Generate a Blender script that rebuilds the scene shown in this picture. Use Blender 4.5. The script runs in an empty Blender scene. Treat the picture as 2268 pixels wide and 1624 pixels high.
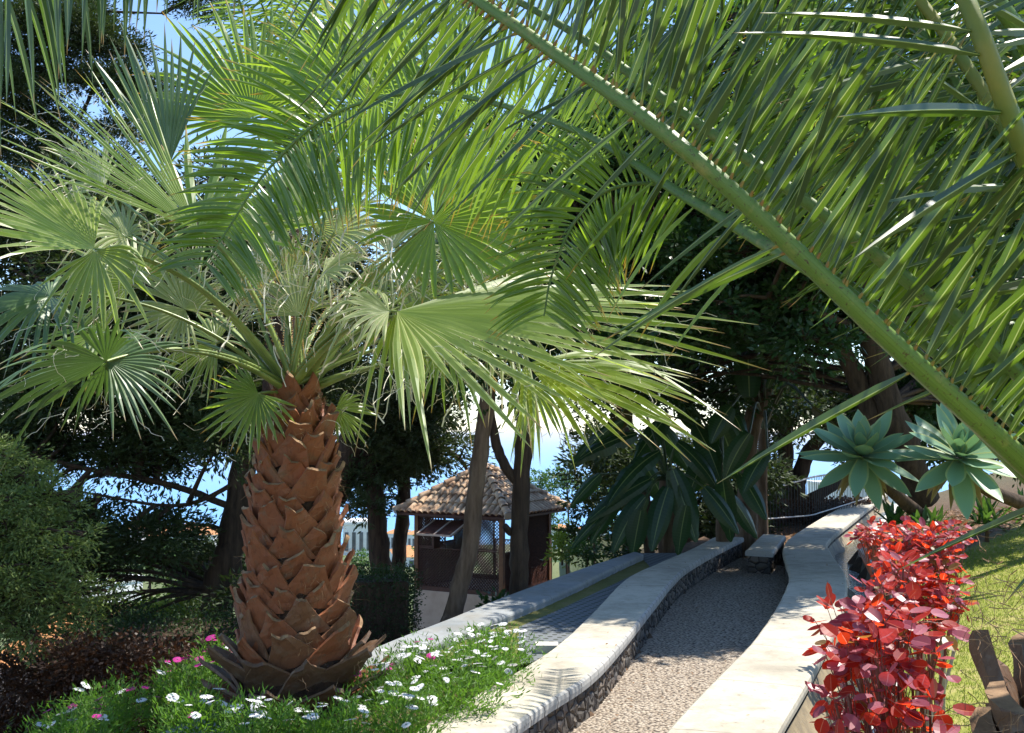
import bpy, math, random
import numpy as np
from mathutils import Vector
R = math.radians
random.seed(7)
RNG = np.random.default_rng(11)
scene = bpy.context.scene
COL = scene.collection

# ------------------------------------------------------------------ camera, sky, sun, exposure
FPX = 2226.0            # focal length in pixels of a 2268 x 1624 view of the photograph
PITCH = R(3.8)
EYE = np.array([0.0, 0.0, 2.2])
cam_d = bpy.data.cameras.new('camera')
cam_d.sensor_width = 36.0
cam_d.lens = 36.0 * FPX / 2268.0
cam_d.clip_start = 0.05
cam_d.clip_end = 90000
cam = bpy.data.objects.new('camera', cam_d)
COL.objects.link(cam)
cam.location = EYE
cam.rotation_euler = (R(90) + PITCH, 0, 0)
scene.camera = cam

SUN_EL = R(60)
SUN_AZ = math.atan2(0.85, 0.50)      # clockwise from +Y
sun_dir = np.array([math.sin(SUN_AZ) * math.cos(SUN_EL), math.cos(SUN_AZ) * math.cos(SUN_EL), math.sin(SUN_EL)])
world = bpy.data.worlds.new('World')
scene.world = world
world.use_nodes = True
wn = world.node_tree
wn.nodes.clear()
wo = wn.nodes.new('ShaderNodeOutputWorld')
wb = wn.nodes.new('ShaderNodeBackground')
ws = wn.nodes.new('ShaderNodeTexSky')
ws.sky_type = 'NISHITA'
ws.sun_disc = False
ws.sun_elevation = SUN_EL
ws.sun_rotation = SUN_AZ
ws.air_density = 1.0
ws.dust_density = 0.0
ws.ozone_density = 4.0
wb.inputs['Strength'].default_value = 0.15
wn.links.new(ws.outputs[0], wb.inputs[0])
wn.links.new(wb.outputs[0], wo.inputs[0])
sun_d = bpy.data.lights.new('sun', 'SUN')
sun_d.energy = 5.0
sun_d.angle = R(0.5)
sun_d.color = (1.0, 0.95, 0.86)
sun = bpy.data.objects.new('sun', sun_d)
COL.objects.link(sun)
sun.rotation_euler = Vector(-sun_dir).to_track_quat('-Z', 'Y').to_euler()
scene.view_settings.view_transform = 'Standard'
scene.view_settings.look = 'None'
scene.view_settings.exposure = 0.95
scene.view_settings.gamma = 1.0
scene.cycles.max_bounces = 7
scene.cycles.diffuse_bounces = 3
scene.cycles.glossy_bounces = 2
scene.cycles.transmission_bounces = 4
scene.cycles.use_denoising = True

# ------------------------------------------------------------------ helpers
def W(px, py, d):
    """world point on the view line through (px, py), at distance y = d"""
    a = (px - 1134.0) / FPX
    b = (812.0 - py) / FPX
    dx, dy, dz = a, math.cos(PITCH) - b * math.sin(PITCH), math.sin(PITCH) + b * math.cos(PITCH)
    k = d / dy
    return np.array([dx * k, d, EYE[2] + dz * k])

def G(px, py, z):
    """world point where that view line meets height z"""
    a = (px - 1134.0) / FPX
    b = (812.0 - py) / FPX
    dx, dy, dz = a, math.cos(PITCH) - b * math.sin(PITCH), math.sin(PITCH) + b * math.cos(PITCH)
    k = (z - EYE[2]) / dz
    return np.array([dx * k, dy * k, z])

def nz(v):
    v = np.asarray(v, float)
    return v / (np.linalg.norm(v) + 1e-12)

def spline(pts, n):
    P = np.array(pts, float)
    if len(P) == 2:
        t = np.linspace(0, 1, n)[:, None]
        return P[0] * (1 - t) + P[1] * t
    P = np.vstack([2 * P[0] - P[1], P, 2 * P[-1] - P[-2]])
    out = []
    m = len(P) - 3
    for k in range(n):
        u = k / (n - 1) * m
        i = min(int(u), m - 1)
        t = u - i
        p0, p1, p2, p3 = P[i:i + 4]
        out.append(0.5 * ((2 * p1) + (-p0 + p2) * t + (2 * p0 - 5 * p1 + 4 * p2 - p3) * t * t + (-p0 + 3 * p1 - 3 * p2 + p3) * t ** 3))
    return np.array(out)

def resample(P, n):
    P = np.asarray(P, float)
    s = np.concatenate([[0], np.cumsum(np.linalg.norm(np.diff(P, axis=0), axis=1))])
    t = np.linspace(0, s[-1], n)
    return np.stack([np.interp(t, s, P[:, i]) for i in range(3)], 1)

class Mesh:
    def __init__(self):
        self.V = []; self.nv = 0; self.C = []
    def arrays(self, V, F, UV=None, mi=0):
        V = np.asarray(V, float).reshape(-1, 3)
        F = np.asarray(F, np.int64)
        if UV is None:
            UV = np.zeros(F.shape + (2,))
        self.C.append((F + self.nv, np.asarray(UV, float), mi))
        self.V.append(V); self.nv += len(V)
    def poly(self, pts, uv=None, mi=0):
        n = len(pts)
        self.arrays(pts, [list(range(n))], None if uv is None else [uv], mi)
    def box(self, c, s, ax=None, mi=0):
        c = np.asarray(c, float); h = np.asarray(s, float) / 2
        if ax is None: ax = np.eye(3)
        V = []
        for i in (-1, 1):
            for j in (-1, 1):
                for k in (-1, 1):
                    V.append(c + ax[0] * h[0] * i + ax[1] * h[1] * j + ax[2] * h[2] * k)
        F = [(0, 1, 3, 2), (4, 6, 7, 5), (0, 4, 5, 1), (2, 3, 7, 6), (0, 2, 6, 4), (1, 5, 7, 3)]
        self.arrays(V, F, None, mi)
    def bar(self, a, b, w, t, up=(0, 0, 1), mi=0):
        a = np.asarray(a, float); b = np.asarray(b, float)
        d = nz(b - a); s = np.cross(d, up)
        if np.linalg.norm(s) < 1e-4: s = np.array([1.0, 0, 0])
        s = nz(s); u = np.cross(s, d)
        self.box((a + b) / 2, (np.linalg.norm(b - a), w, t), np.array([d, s, u]), mi)
    def tube(self, pts, r, seg=8, mi=0, flat=1.0, wob=0.0, up=(0, 0, 1), caps=True):
        pts = np.asarray(pts, float); n = len(pts)
        r = np.interp(np.linspace(0, 1, n), np.linspace(0, 1, len(r)), r) if hasattr(r, '__len__') else np.full(n, r)
        T = np.gradient(pts, axis=0); T /= np.linalg.norm(T, axis=1)[:, None] + 1e-9
        ref = np.array(up, float)
        if abs(T[0] @ ref) > 0.9: ref = np.array([1.0, 0, 0])
        V = []; L = 0; UVs = []
        for i in range(n):
            s = np.cross(T[i], ref)
            if np.linalg.norm(s) < 1e-3: s = np.array([1.0, 0, 0])
            s = nz(s); u = np.cross(s, T[i]); ref = u
            if i: L += np.linalg.norm(pts[i] - pts[i - 1])
            for k in range(seg):
                a = 2 * math.pi * k / seg
                rr = r[i] * (1 + wob * (math.sin(3 * a + 5 * L + 1.3) * .5 + math.sin(7 * L * 1.3 + 2 * a) * .5 + random.uniform(-.35, .35)))
                V.append(pts[i] + s * math.cos(a) * rr + u * math.sin(a) * rr * flat)
            UVs.append(L)
        F = []; UV = []
        for i in range(n - 1):
            for k in range(seg):
                k2 = (k + 1) % seg
                F.append((i * seg + k, i * seg + k2, (i + 1) * seg + k2, (i + 1) * seg + k))
                UV.append([(k / seg, UVs[i]), ((k + 1) / seg, UVs[i]), ((k + 1) / seg, UVs[i + 1]), (k / seg, UVs[i + 1])])
        self.arrays(V, F, UV, mi)
        if caps:
            V = np.array(V)
            self.poly(V[:seg][::-1], None, mi); self.poly(V[-seg:], None, mi)
    def grid(self, P, uv=None, mi=0, closed=False):
        """P: (n, m, 3)"""
        P = np.asarray(P, float); n, m = P.shape[:2]
        i, j = np.meshgrid(np.arange(n - 1), np.arange(m - 1 if not closed else m), indexing='ij')
        j2 = (j + 1) % m
        F = np.stack([i * m + j, i * m + j2, (i + 1) * m + j2, (i + 1) * m + j], -1).reshape(-1, 4)
        if uv is None:
            U = np.stack(np.meshgrid(np.linspace(0, 1, m), np.linspace(0, 1, n)), -1).reshape(-1, 2)
        else:
            U = np.asarray(uv, float).reshape(-1, 2)
        self.arrays(P.reshape(-1, 3), F, U[F], mi)
    def build(self, name, mats, parent=None, smooth=False, base=None, **tags):
        V = np.concatenate(self.V) if self.V else np.zeros((0, 3))
        origin = np.zeros(3)
        o_par = parent
        if parent is not None:
            p = parent
            while p is not None:
                origin = origin + np.array(p.location); p = p.parent
        elif base is not None:
            origin = np.array(base, float)
        V = V - origin
        me = bpy.data.meshes.new(name)
        ls, lt, vi, uv, mi = [], [], [], [], []
        st = 0
        for F, UV, m in self.C:
            k = F.shape[1]
            ls.append(st + np.arange(len(F)) * k); lt.append(np.full(len(F), k))
            vi.append(F.ravel()); uv.append(UV.reshape(-1, 2)); mi.append(np.full(len(F), m))
            st += F.size
        ls = np.concatenate(ls); lt = np.concatenate(lt); vi = np.concatenate(vi); uv = np.concatenate(uv); mi = np.concatenate(mi)
        me.vertices.add(len(V)); me.vertices.foreach_set('co', V.ravel())
        me.loops.add(len(vi)); me.loops.foreach_set('vertex_index', vi.astype(np.int32))
        me.polygons.add(len(ls))
        me.polygons.foreach_set('loop_start', ls.astype(np.int32))
        me.polygons.foreach_set('loop_total', lt.astype(np.int32))
        me.polygons.foreach_set('material_index', mi.astype(np.int32))
        me.polygons.foreach_set('use_smooth', np.full(len(ls), smooth))
        ul = me.uv_layers.new(name='UVMap')
        ul.data.foreach_set('uv', uv.ravel())
        for m in (mats if isinstance(mats, (list, tuple)) else [mats]):
            me.materials.append(m)
        me.update(); me.validate()
        o = bpy.data.objects.new(name, me)
        COL.objects.link(o)
        if parent is not None:
            o.parent = parent
        else:
            o.location = origin
        tag(o, **tags)
        return o

def tag(o, label=None, cat=None, group=None, kind=None):
    if label: o['label'] = label
    if cat: o['category'] = cat
    if group: o['group'] = group
    if kind: o['kind'] = kind
    return o

def thing(name, loc, label, cat, group=None, rz=0):
    o = bpy.data.objects.new(name, None)
    COL.objects.link(o)
    o.empty_display_size = 0.2
    o.location = loc; o.rotation_euler = (0, 0, rz)
    return tag(o, label, cat, group)

def copy_tree(o, parent=None):
    c = o.copy(); COL.objects.link(c); c.parent = parent
    for ch in list(o.children):
        copy_tree(ch, c)
    return c

# ------------------------------------------------------------------ materials
def new_mat(name):
    m = bpy.data.materials.new(name); m.use_nodes = True
    nt = m.node_tree; nt.nodes.clear()
    out = nt.nodes.new('ShaderNodeOutputMaterial')
    return m, nt, out

def N(nt, t, **kw):
    n = nt.nodes.new(t)
    for k, v in kw.items():
        if k.startswith('i_'):
            n.inputs[k[2:].replace('_', ' ')].default_value = v
        else:
            setattr(n, k, v)
    return n

def mixc(nt, fac, a, b, mode='MIX'):
    n = nt.nodes.new('ShaderNodeMix'); n.data_type = 'RGBA'; n.blend_type = mode
    for sock, v in ((n.inputs[0], fac), (n.inputs[6], a), (n.inputs[7], b)):
        if isinstance(v, bpy.types.NodeSocket): nt.links.new(v, sock)
        elif isinstance(v, (tuple, list)): sock.default_value = (*v[:3], 1)
        else: sock.default_value = v
    return n.outputs[2]

def math_n(nt, op, a, b=None, c=None, clamp=False):
    n = nt.nodes.new('ShaderNodeMath'); n.operation = op; n.use_clamp = clamp
    for s, v in zip(n.inputs, (a, b, c)):
        if v is None: continue
        if isinstance(v, bpy.types.NodeSocket): nt.links.new(v, s)
        else: s.default_value = v
    return n.outputs[0]

def noise(nt, scale, detail=4, rough=.55, coord=None, dim='3D'):
    n = nt.nodes.new('ShaderNodeTexNoise'); n.inputs['Scale'].default_value = scale
    n.inputs['Detail'].default_value = detail; n.inputs['Roughness'].default_value = rough
    if coord is not None: nt.links.new(coord, n.inputs['Vector'])
    return n.outputs['Fac']

def ramp(nt, fac, stops):
    n = nt.nodes.new('ShaderNodeValToRGB')
    cr = n.color_ramp
    while len(cr.elements) < len(stops): cr.elements.new(0.5)
    for e, (p, c) in zip(cr.elements, stops):
        e.position = p; e.color = (*c, 1) if len(c) == 3 else c
    nt.links.new(fac, n.inputs[0])
    return n.outputs[0]

def bump(nt, h, strength=.5, dist=.02, normal=None):
    n = nt.nodes.new('ShaderNodeBump'); n.inputs['Strength'].default_value = strength
    n.inputs['Distance'].default_value = dist
    nt.links.new(h, n.inputs['Height'])
    if normal is not None: nt.links.new(normal, n.inputs['Normal'])
    return n.outputs[0]

def geo_coord(nt, obj=True):
    n = nt.nodes.new('ShaderNodeTexCoord')
    return n.outputs['Object' if obj else 'UV']

def principled(nt, col, rough=.7, nrm=None, spec=.5, metal=0):
    p = nt.nodes.new('ShaderNodeBsdfPrincipled')
    if isinstance(col, bpy.types.NodeSocket): nt.links.new(col, p.inputs['Base Color'])
    else: p.inputs['Base Color'].default_value = (*col, 1)
    if isinstance(rough, bpy.types.NodeSocket): nt.links.new(rough, p.inputs['Roughness'])
    else: p.inputs['Roughness'].default_value = rough
    p.inputs['Specular IOR Level'].default_value = spec
    p.inputs['Metallic'].default_value = metal
    if nrm is not None: nt.links.new(nrm, p.inputs['Normal'])
    return p

def leaf_mat(name, dark, light, trans, tfac=.4, rough=.4, spec=.5, rib=None, ribw=.06, tip=None, tipat=.93, edge=None, var=.5, stripes=0):
    """leaf: colour varies from leaf to leaf, optional pale midrib (u = .5) and dry tip (v near 1)"""
    m, nt, out = new_mat(name)
    g = nt.nodes.new('ShaderNodeNewGeometry')
    uv = nt.nodes.new('ShaderNodeTexCoord')
    sx = nt.nodes.new('ShaderNodeSeparateXYZ'); nt.links.new(uv.outputs['UV'], sx.inputs[0])
    nn = noise(nt, 3.0, 3, .6, uv.outputs['Object'])
    f = math_n(nt, 'MULTIPLY_ADD', g.outputs['Random Per Island'], var, math_n(nt, 'MULTIPLY', nn, 1 - var))
    col = mixc(nt, f, dark, light)
    tcol = mixc(nt, f, tuple(c * .75 for c in trans), trans)
    if stripes:
        w = math_n(nt, 'SINE', math_n(nt, 'MULTIPLY', sx.outputs[1], stripes))
        w = math_n(nt, 'MULTIPLY_ADD', w, .18, .18)
        col = mixc(nt, w, col, tuple(c * .6 for c in dark)); tcol = mixc(nt, w, tcol, tuple(c * .5 for c in trans))
    if edge is not None:
        a = math_n(nt, 'ABSOLUTE', math_n(nt, 'SUBTRACT', sx.outputs[0], .5))
        k = math_n(nt, 'GREATER_THAN', a, .40)
        col = mixc(nt, k, col, edge); 
    if rib is not None:
        a = math_n(nt, 'ABSOLUTE', math_n(nt, 'SUBTRACT', sx.outputs[0], .5))
        k = math_n(nt, 'LESS_THAN', a, ribw)
        col = mixc(nt, k, col, rib); tcol = mixc(nt, k, tcol, tuple(min(1, c * 1.6) for c in rib))
    if tip is not None:
        r1 = math_n(nt, 'MULTIPLY_ADD', g.outputs['Random Per Island'], -.10, tipat)
        k = math_n(nt, 'MULTIPLY', math_n(nt, 'SUBTRACT', sx.outputs[1], r1), 14, clamp=True)
        col = mixc(nt, k, col, tip); tcol = mixc(nt, k, tcol, tip)
    p = principled(nt, col, rough, None, spec)
    t = nt.nodes.new('ShaderNodeBsdfTranslucent'); nt.links.new(tcol, t.inputs[0])
    mx = nt.nodes.new('ShaderNodeMixShader'); mx.inputs[0].default_value = tfac
    nt.links.new(p.outputs[0], mx.inputs[1]); nt.links.new(t.outputs[0], mx.inputs[2])
    nt.links.new(mx.outputs[0], out.inputs[0])
    return m

def plain(name, c1, c2=None, scale=4, rough=.75, bs=.3, bd=.01, bscale=None, spec=.4, metal=0, detail=5, lo=.35, hi=.65):
    m, nt, out = new_mat(name)
    co = geo_coord(nt)
    f = noise(nt, scale, detail, .6, co)
    col = ramp(nt, f, [(lo, c1), (hi, c2 or c1)])
    h = noise(nt, bscale or scale * 5, 5, .6, co)
    p = principled(nt, col, rough, bump(nt, h, bs, bd) if bs else None, spec, metal)
    nt.links.new(p.outputs[0], out.inputs[0])
    return m

def bark_mat(name, c1, c2, sc=(14, 14, 2.2), bs=.9, bd=.03):
    m, nt, out = new_mat(name)
    co = geo_coord(nt)
    mp = nt.nodes.new('ShaderNodeMapping'); mp.inputs['Scale'].default_value = sc
    nt.links.new(co, mp.inputs[0])
    f = noise(nt, 1.0, 6, .65, mp.outputs[0])
    col = ramp(nt, f, [(.3, c1), (.68, c2)])
    col = mixc(nt, math_n(nt, 'MULTIPLY', noise(nt, 1.7, 3, .5, co), .6), col, tuple(c * .55 for c in c1))
    p = principled(nt, col, .9, bump(nt, f, bs, bd), .2)
    nt.links.new(p.outputs[0], out.inputs[0])
    return m

MAT = {}
# real base colours
MAT['frond'] = leaf_mat('date_palm_leaflet', (.010, .030, .012), (.062, .105, .024), (.17, .31, .016), .34, .36, .9, rib=(.30, .36, .12), ribw=.055, tip=(.42, .25, .07), tipat=.97, stripes=0, var=.8)  # wide dark-to-light span puts shading contrast between leaflets into the colour
MAT['frond_fine'] = leaf_mat('date_palm_leaflet_fine', (.035, .085, .015), (.13, .20, .030), (.38, .60, .03), .46, .36, .9, rib=(.22, .30, .09), ribw=.07, tip=(.55, .36, .05), tipat=.90)
MAT['frond_back'] = leaf_mat('far_palm_leaflet', (.08, .14, .03), (.16, .24, .06), (.38, .56, .06), .45, .36, .9)
def rachis_mat(name, a, b, warm):
    m, nt, out = new_mat(name)
    co = geo_coord(nt); uv = geo_coord(nt, False)
    mp = nt.nodes.new('ShaderNodeMapping'); mp.inputs['Scale'].default_value = (26, 1.6, 1); nt.links.new(uv, mp.inputs[0])
    st = noise(nt, 1.0, 5, .65, mp.outputs[0])
    col = mixc(nt, st, a, b)
    bl = noise(nt, 9, 6, .75, co)
    col = mixc(nt, math_n(nt, 'MULTIPLY', math_n(nt, 'SUBTRACT', bl, .54), 5, clamp=True), col, warm)
    sp_ = noise(nt, 90, 2, .6, co)
    col = mixc(nt, math_n(nt, 'MULTIPLY', math_n(nt, 'SUBTRACT', sp_, .60), 8, clamp=True), col, (.07, .045, .015))
    p = principled(nt, col, .42, bump(nt, st, .5, .004), .45)
    nt.links.new(p.outputs[0], out.inputs[0])
    return m
MAT['rachis'] = rachis_mat('frond_rachis', (.075, .14, .018), (.16, .25, .04), (.30, .27, .07))
MAT['rachis_warm'] = plain('frond_rachis_base', (.11, .16, .022), (.24, .21, .03), 5, .45, .15, .004, 60, .3)
MAT['spur'] = plain('leaflet_base_spur', (.26, .12, .03), (.30, .24, .05), 20, .6, 0)
MAT['fan'] = leaf_mat('fan_leaf', (.095, .16, .025), (.24, .31, .055), (.50, .66, .05), .42, .38, .85, edge=(.46, .48, .20), tip=(.50, .33, .12), tipat=.97)  # pale edge bands paint glare along the segment margins, likewise in other fan leaves
MAT['fan_green'] = leaf_mat('fan_leaf_green', (.075, .14, .03), (.17, .26, .05), (.46, .68, .05), .5, .38, .8, edge=(.32, .38, .12), tip=(.62, .36, .05), tipat=.95)
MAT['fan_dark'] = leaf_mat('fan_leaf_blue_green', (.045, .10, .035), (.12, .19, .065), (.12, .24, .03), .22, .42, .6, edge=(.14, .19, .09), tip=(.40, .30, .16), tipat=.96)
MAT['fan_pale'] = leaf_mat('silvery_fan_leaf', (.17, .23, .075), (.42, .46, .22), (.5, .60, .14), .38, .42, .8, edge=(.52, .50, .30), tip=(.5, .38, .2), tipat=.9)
MAT['thread'] = plain('fan_leaf_thread', (.62, .56, .40), (.75, .70, .55), 8, .7, 0)
MAT['petiole'] = plain('petiole', (.13, .19, .045), (.24, .30, .08), 6, .35, .1, .003, 50, .6)
MAT['thorn'] = plain('thorn', (.45, .24, .07), (.55, .36, .14), 30, .5, 0)
def boot_mat(name, a, b, grey):
    m, nt, out = new_mat(name)
    co = geo_coord(nt); g = nt.nodes.new('ShaderNodeNewGeometry')
    mp = nt.nodes.new('ShaderNodeMapping'); mp.inputs['Scale'].default_value = (1, 1, .25); nt.links.new(co, mp.inputs[0])
    f = noise(nt, 45, 6, .7, mp.outputs[0])
    big = noise(nt, 9, 5, .7, co)
    col = mixc(nt, math_n(nt, 'MULTIPLY_ADD', g.outputs['Random Per Island'], .5, math_n(nt, 'MULTIPLY', big, .6), clamp=True), a, b)
    col = mixc(nt, math_n(nt, 'MULTIPLY', math_n(nt, 'SUBTRACT', big, .52), 5, clamp=True), col, grey)
    col = mixc(nt, math_n(nt, 'MULTIPLY', math_n(nt, 'SUBTRACT', .47, f), 3, clamp=True), col, tuple(c * .4 for c in a))
    p = principled(nt, col, .6, bump(nt, f, .5, .008), .35)
    nt.links.new(p.outputs[0], out.inputs[0])
    return m
MAT['boot'] = boot_mat('leaf_base', (.11, .030, .014), (.33, .115, .048), (.17, .10, .06))
MAT['boot_cut'] = plain('leaf_base_cut_end', (.13, .07, .035), (.32, .20, .11), 12, .9, .4, .006, 90)
MAT['boot_mid'] = boot_mat('weathered_leaf_base', (.075, .032, .018), (.26, .12, .06), (.20, .14, .10))
MAT['boot_old'] = boot_mat('old_leaf_base', (.05, .026, .016), (.20, .11, .06), (.18, .15, .12))
MAT['fibre'] = plain('trunk_fibre', (.24, .12, .055), (.46, .30, .17), 20, .9, 0)
MAT['core'] = plain('palm_trunk_core', (.025, .012, .008), (.07, .034, .018), 18, .95, .8, .03, 60)
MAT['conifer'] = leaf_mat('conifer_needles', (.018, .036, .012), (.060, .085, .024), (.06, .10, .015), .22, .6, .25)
MAT['conifer_lit'] = leaf_mat('sunlit_conifer_needles', (.06, .11, .028), (.22, .27, .085), (.22, .32, .05), .3, .6, .25)  # lit copy of the conifer needles; sunlight is raised into the base colour
MAT['broad'] = leaf_mat('dark_tree_leaf', (.014, .042, .012), (.035, .085, .020), (.06, .14, .015), .3, .42, .4)
MAT['broad_light'] = leaf_mat('bright_bush_leaf', (.08, .15, .02), (.20, .27, .04), (.34, .44, .04), .4, .5, .3)
MAT['broad_mid'] = leaf_mat('green_tree_leaf', (.035, .085, .025), (.07, .15, .035), (.12, .24, .03), .35, .5, .3)
MAT['hedge'] = leaf_mat('hedge_leaf', (.016, .04, .010), (.04, .075, .018), (.05, .10, .01), .2, .5, .3)
MAT['hedge_red'] = leaf_mat('russet_hedge_leaf', (.030, .015, .008), (.075, .035, .018), (.10, .04, .015), .3, .5, .3)  # russet, darkened so the colour carries the shade of the corner
MAT['banana'] = leaf_mat('paddle_leaf', (.012, .038, .016), (.024, .062, .024), (.06, .15, .02), .3, .32, .4, rib=(.16, .22, .07), ribw=.025, stripes=110)
MAT['banana_torn'] = leaf_mat('browned_paddle_leaf', (.05, .045, .02), (.10, .08, .03), (.18, .14, .03), .35, .4, .4, rib=(.16, .22, .07), ribw=.03, stripes=90)
MAT['bark'] = bark_mat('bark', (.030, .020, .014), (.12, .078, .050))
MAT['bark_pale'] = bark_mat('pale_bark', (.09, .055, .035), (.26, .18, .12))
MAT['red'] = leaf_mat('red_shrub_leaf', (.22, .012, .020), (.40, .030, .022), (.92, .065, .014), .55, .42, .4, rib=(.55, .16, .10), ribw=.03, var=.9)
MAT['purple'] = leaf_mat('purple_shrub_leaf', (.20, .045, .075), (.36, .10, .14), (.70, .06, .04), .30, .40, .5, rib=(.40, .12, .14), ribw=.03, var=.9)
MAT['red_stem'] = plain('red_stem', (.12, .02, .02), (.20, .06, .04), 10, .5, 0)
MAT['grey_stem'] = plain('grey_stem', (.26, .22, .17), (.38, .33, .26), 12, .7, .2, .004)
MAT['agave'] = leaf_mat('agave_leaf', (.12, .24, .13), (.19, .33, .19), (.24, .45, .16), .15, .42, .45, edge=(.30, .36, .14), var=.6)
MAT['daisy_leaf'] = leaf_mat('daisy_leaf', (.05, .13, .018), (.11, .22, .03), (.20, .42, .03), .4, .5, .3)
MAT['petal'] = leaf_mat('white_petal', (.72, .72, .75), (.82, .82, .84), (.7, .7, .72), .25, .6, .2)
MAT['petal_m'] = leaf_mat('magenta_petal', (.42, .02, .20), (.55, .05, .30), (.55, .04, .30), .3, .6, .2)
MAT['disc'] = plain('flower_centre', (.05, .05, .14), (.16, .10, .16), 200, .7, 0)
MAT['grassblade'] = leaf_mat('grass_blade', (.12, .19, .03), (.25, .30, .055), (.34, .42, .05), .35, .6, .2)
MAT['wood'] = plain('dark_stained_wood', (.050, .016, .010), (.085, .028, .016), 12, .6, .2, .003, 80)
MAT['wood_edge'] = plain('stained_wood_post', (.13, .055, .022), (.19, .085, .035), 9, .6, .2, .003, 80)
MAT['tile'] = plain('clay_tile', (.32, .18, .10), (.62, .45, .29), 4, .8, .3, .01, 50, detail=6)
MAT['tile_o'] = plain('orange_clay_tile', (.30, .12, .04), (.52, .25, .09), 8, .8, .3, .01, 50)
MAT['render'] = plain('tan_render', (.44, .33, .25), (.54, .42, .33), 3, .9, .3, .005, 70)
MAT['white'] = plain('white_wall', (.70, .70, .68), (.80, .80, .78), 2, .8, .1, .003, 30)
MAT['glass'] = plain('window_dark', (.05, .06, .08), (.12, .14, .17), 1, .15, 0, spec=.6)
MAT['rail'] = plain('railing_paint', (.035, .045, .05), (.06, .07, .075), 10, .5, 0)
MAT['rail_top'] = plain('railing_handrail', (.42, .40, .37), (.55, .52, .48), 10, .45, 0)
MAT['litter'] = plain('leaf_litter', (.08, .045, .025), (.30, .18, .10), 14, .9, .8, .02, 40, detail=8)

def concrete(name, c1, c2, joints=False):
    m, nt, out = new_mat(name)
    co = geo_coord(nt); uv = geo_coord(nt, False)
    f = noise(nt, 1.6, 6, .65, co)
    g = noise(nt, 60, 3, .6, co)
    col = ramp(nt, f, [(.30, c1), (.60, c2)])
    col = mixc(nt, math_n(nt, 'MULTIPLY', g, .30), col, tuple(c * .45 for c in c1))
    st = noise(nt, 5.5, 7, .7, co)
    col = mixc(nt, math_n(nt, 'MULTIPLY', math_n(nt, 'SUBTRACT', st, .50), 2.6, clamp=True), col, tuple(c * .62 for c in c1))
    spot = noise(nt, 22, 2, .5, co)
    col = mixc(nt, math_n(nt, 'MULTIPLY', math_n(nt, 'SUBTRACT', spot, .66), 7, clamp=True), col, tuple(c * .45 for c in c1))
    h = g
    if joints:
        sx = nt.nodes.new('ShaderNodeSeparateXYZ'); nt.links.new(uv, sx.inputs[0])
        wv = math_n(nt, 'ADD', math_n(nt, 'MULTIPLY', sx.outputs[0], 1 / .23), math_n(nt, 'MULTIPLY', noise(nt, 1.1, 2, .5, co), 1.2))
        fr = math_n(nt, 'FRACT', wv)
        k = math_n(nt, 'LESS_THAN', fr, .055)
        col = mixc(nt, k, col, (.05, .05, .055))
    else:
        sx = nt.nodes.new('ShaderNodeSeparateXYZ'); nt.links.new(uv, sx.inputs[0])
        fr = math_n(nt, 'FRACT', math_n(nt, 'ADD', math_n(nt, 'MULTIPLY', sx.outputs[0], 1 / 1.35), math_n(nt, 'MULTIPLY', noise(nt, 2.5, 3, .6, co), .03)))
        k = math_n(nt, 'MULTIPLY', math_n(nt, 'LESS_THAN', fr, .009), .7)
        col = mixc(nt, k, col, (.10, .09, .08))
        stn = noise(nt, .9, 8, .75, co)
        col = mixc(nt, math_n(nt, 'MULTIPLY', math_n(nt, 'SUBTRACT', stn, .50), 3.0, clamp=True), col, (.20, .175, .13))
    p = principled(nt, col, .85, bump(nt, h, .25, .004), .3)
    nt.links.new(p.outputs[0], out.inputs[0])
    return m
MAT['coping'] = concrete('coping_concrete', (.38, .34, .27), (.56, .51, .41))
MAT['coping_edge'] = concrete('coping_edge_blocks', (.28, .28, .27), (.42, .40, .37), True)
MAT['coping_shaded'] = concrete('shaded_coping', (.20, .22, .23), (.30, .31, .31))  # darker, cooler copy of the coping; the kerb's shade is in its colour
MAT['kerb'] = concrete('kerb', (.50, .47, .42), (.65, .61, .54))

def rubble():
    m, nt, out = new_mat('rubble_stone')
    co = geo_coord(nt)
    mp = nt.nodes.new('ShaderNodeMapping'); mp.inputs['Scale'].default_value = (7.5, 7.5, 10); nt.links.new(co, mp.inputs[0])
    v = nt.nodes.new('ShaderNodeTexVoronoi'); v.feature = 'DISTANCE_TO_EDGE'; v.inputs['Scale'].default_value = 1; nt.links.new(mp.outputs[0], v.inputs['Vector'])
    v2 = nt.nodes.new('ShaderNodeTexVoronoi'); v2.inputs['Scale'].default_value = 1; nt.links.new(mp.outputs[0], v2.inputs['Vector'])
    sp = nt.nodes.new('ShaderNodeSeparateXYZ'); nt.links.new(v2.outputs['Color'], sp.inputs[0])
    col = ramp(nt, sp.outputs[0], [(0, (.06, .058, .055)), (.5, (.17, .14, .11)), (.8, (.28, .22, .17)), (1, (.10, .10, .10))])
    col = mixc(nt, math_n(nt, 'MULTIPLY', noise(nt, 40, 4, .6, co), .5), col, (.05, .045, .04))
    k = math_n(nt, 'LESS_THAN', v.outputs['Distance'], .05)
    col = mixc(nt, k, col, (.035, .03, .028))
    h = math_n(nt, 'MINIMUM', v.outputs['Distance'], .22)
    h = math_n(nt, 'ADD', h, math_n(nt, 'MULTIPLY', noise(nt, 45, 4, .6, co), .06))
    p = principled(nt, col, .85, bump(nt, h, 1.0, .14), .3)
    nt.links.new(p.outputs[0], out.inputs[0])
    return m
MAT['rubble'] = rubble()

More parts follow.
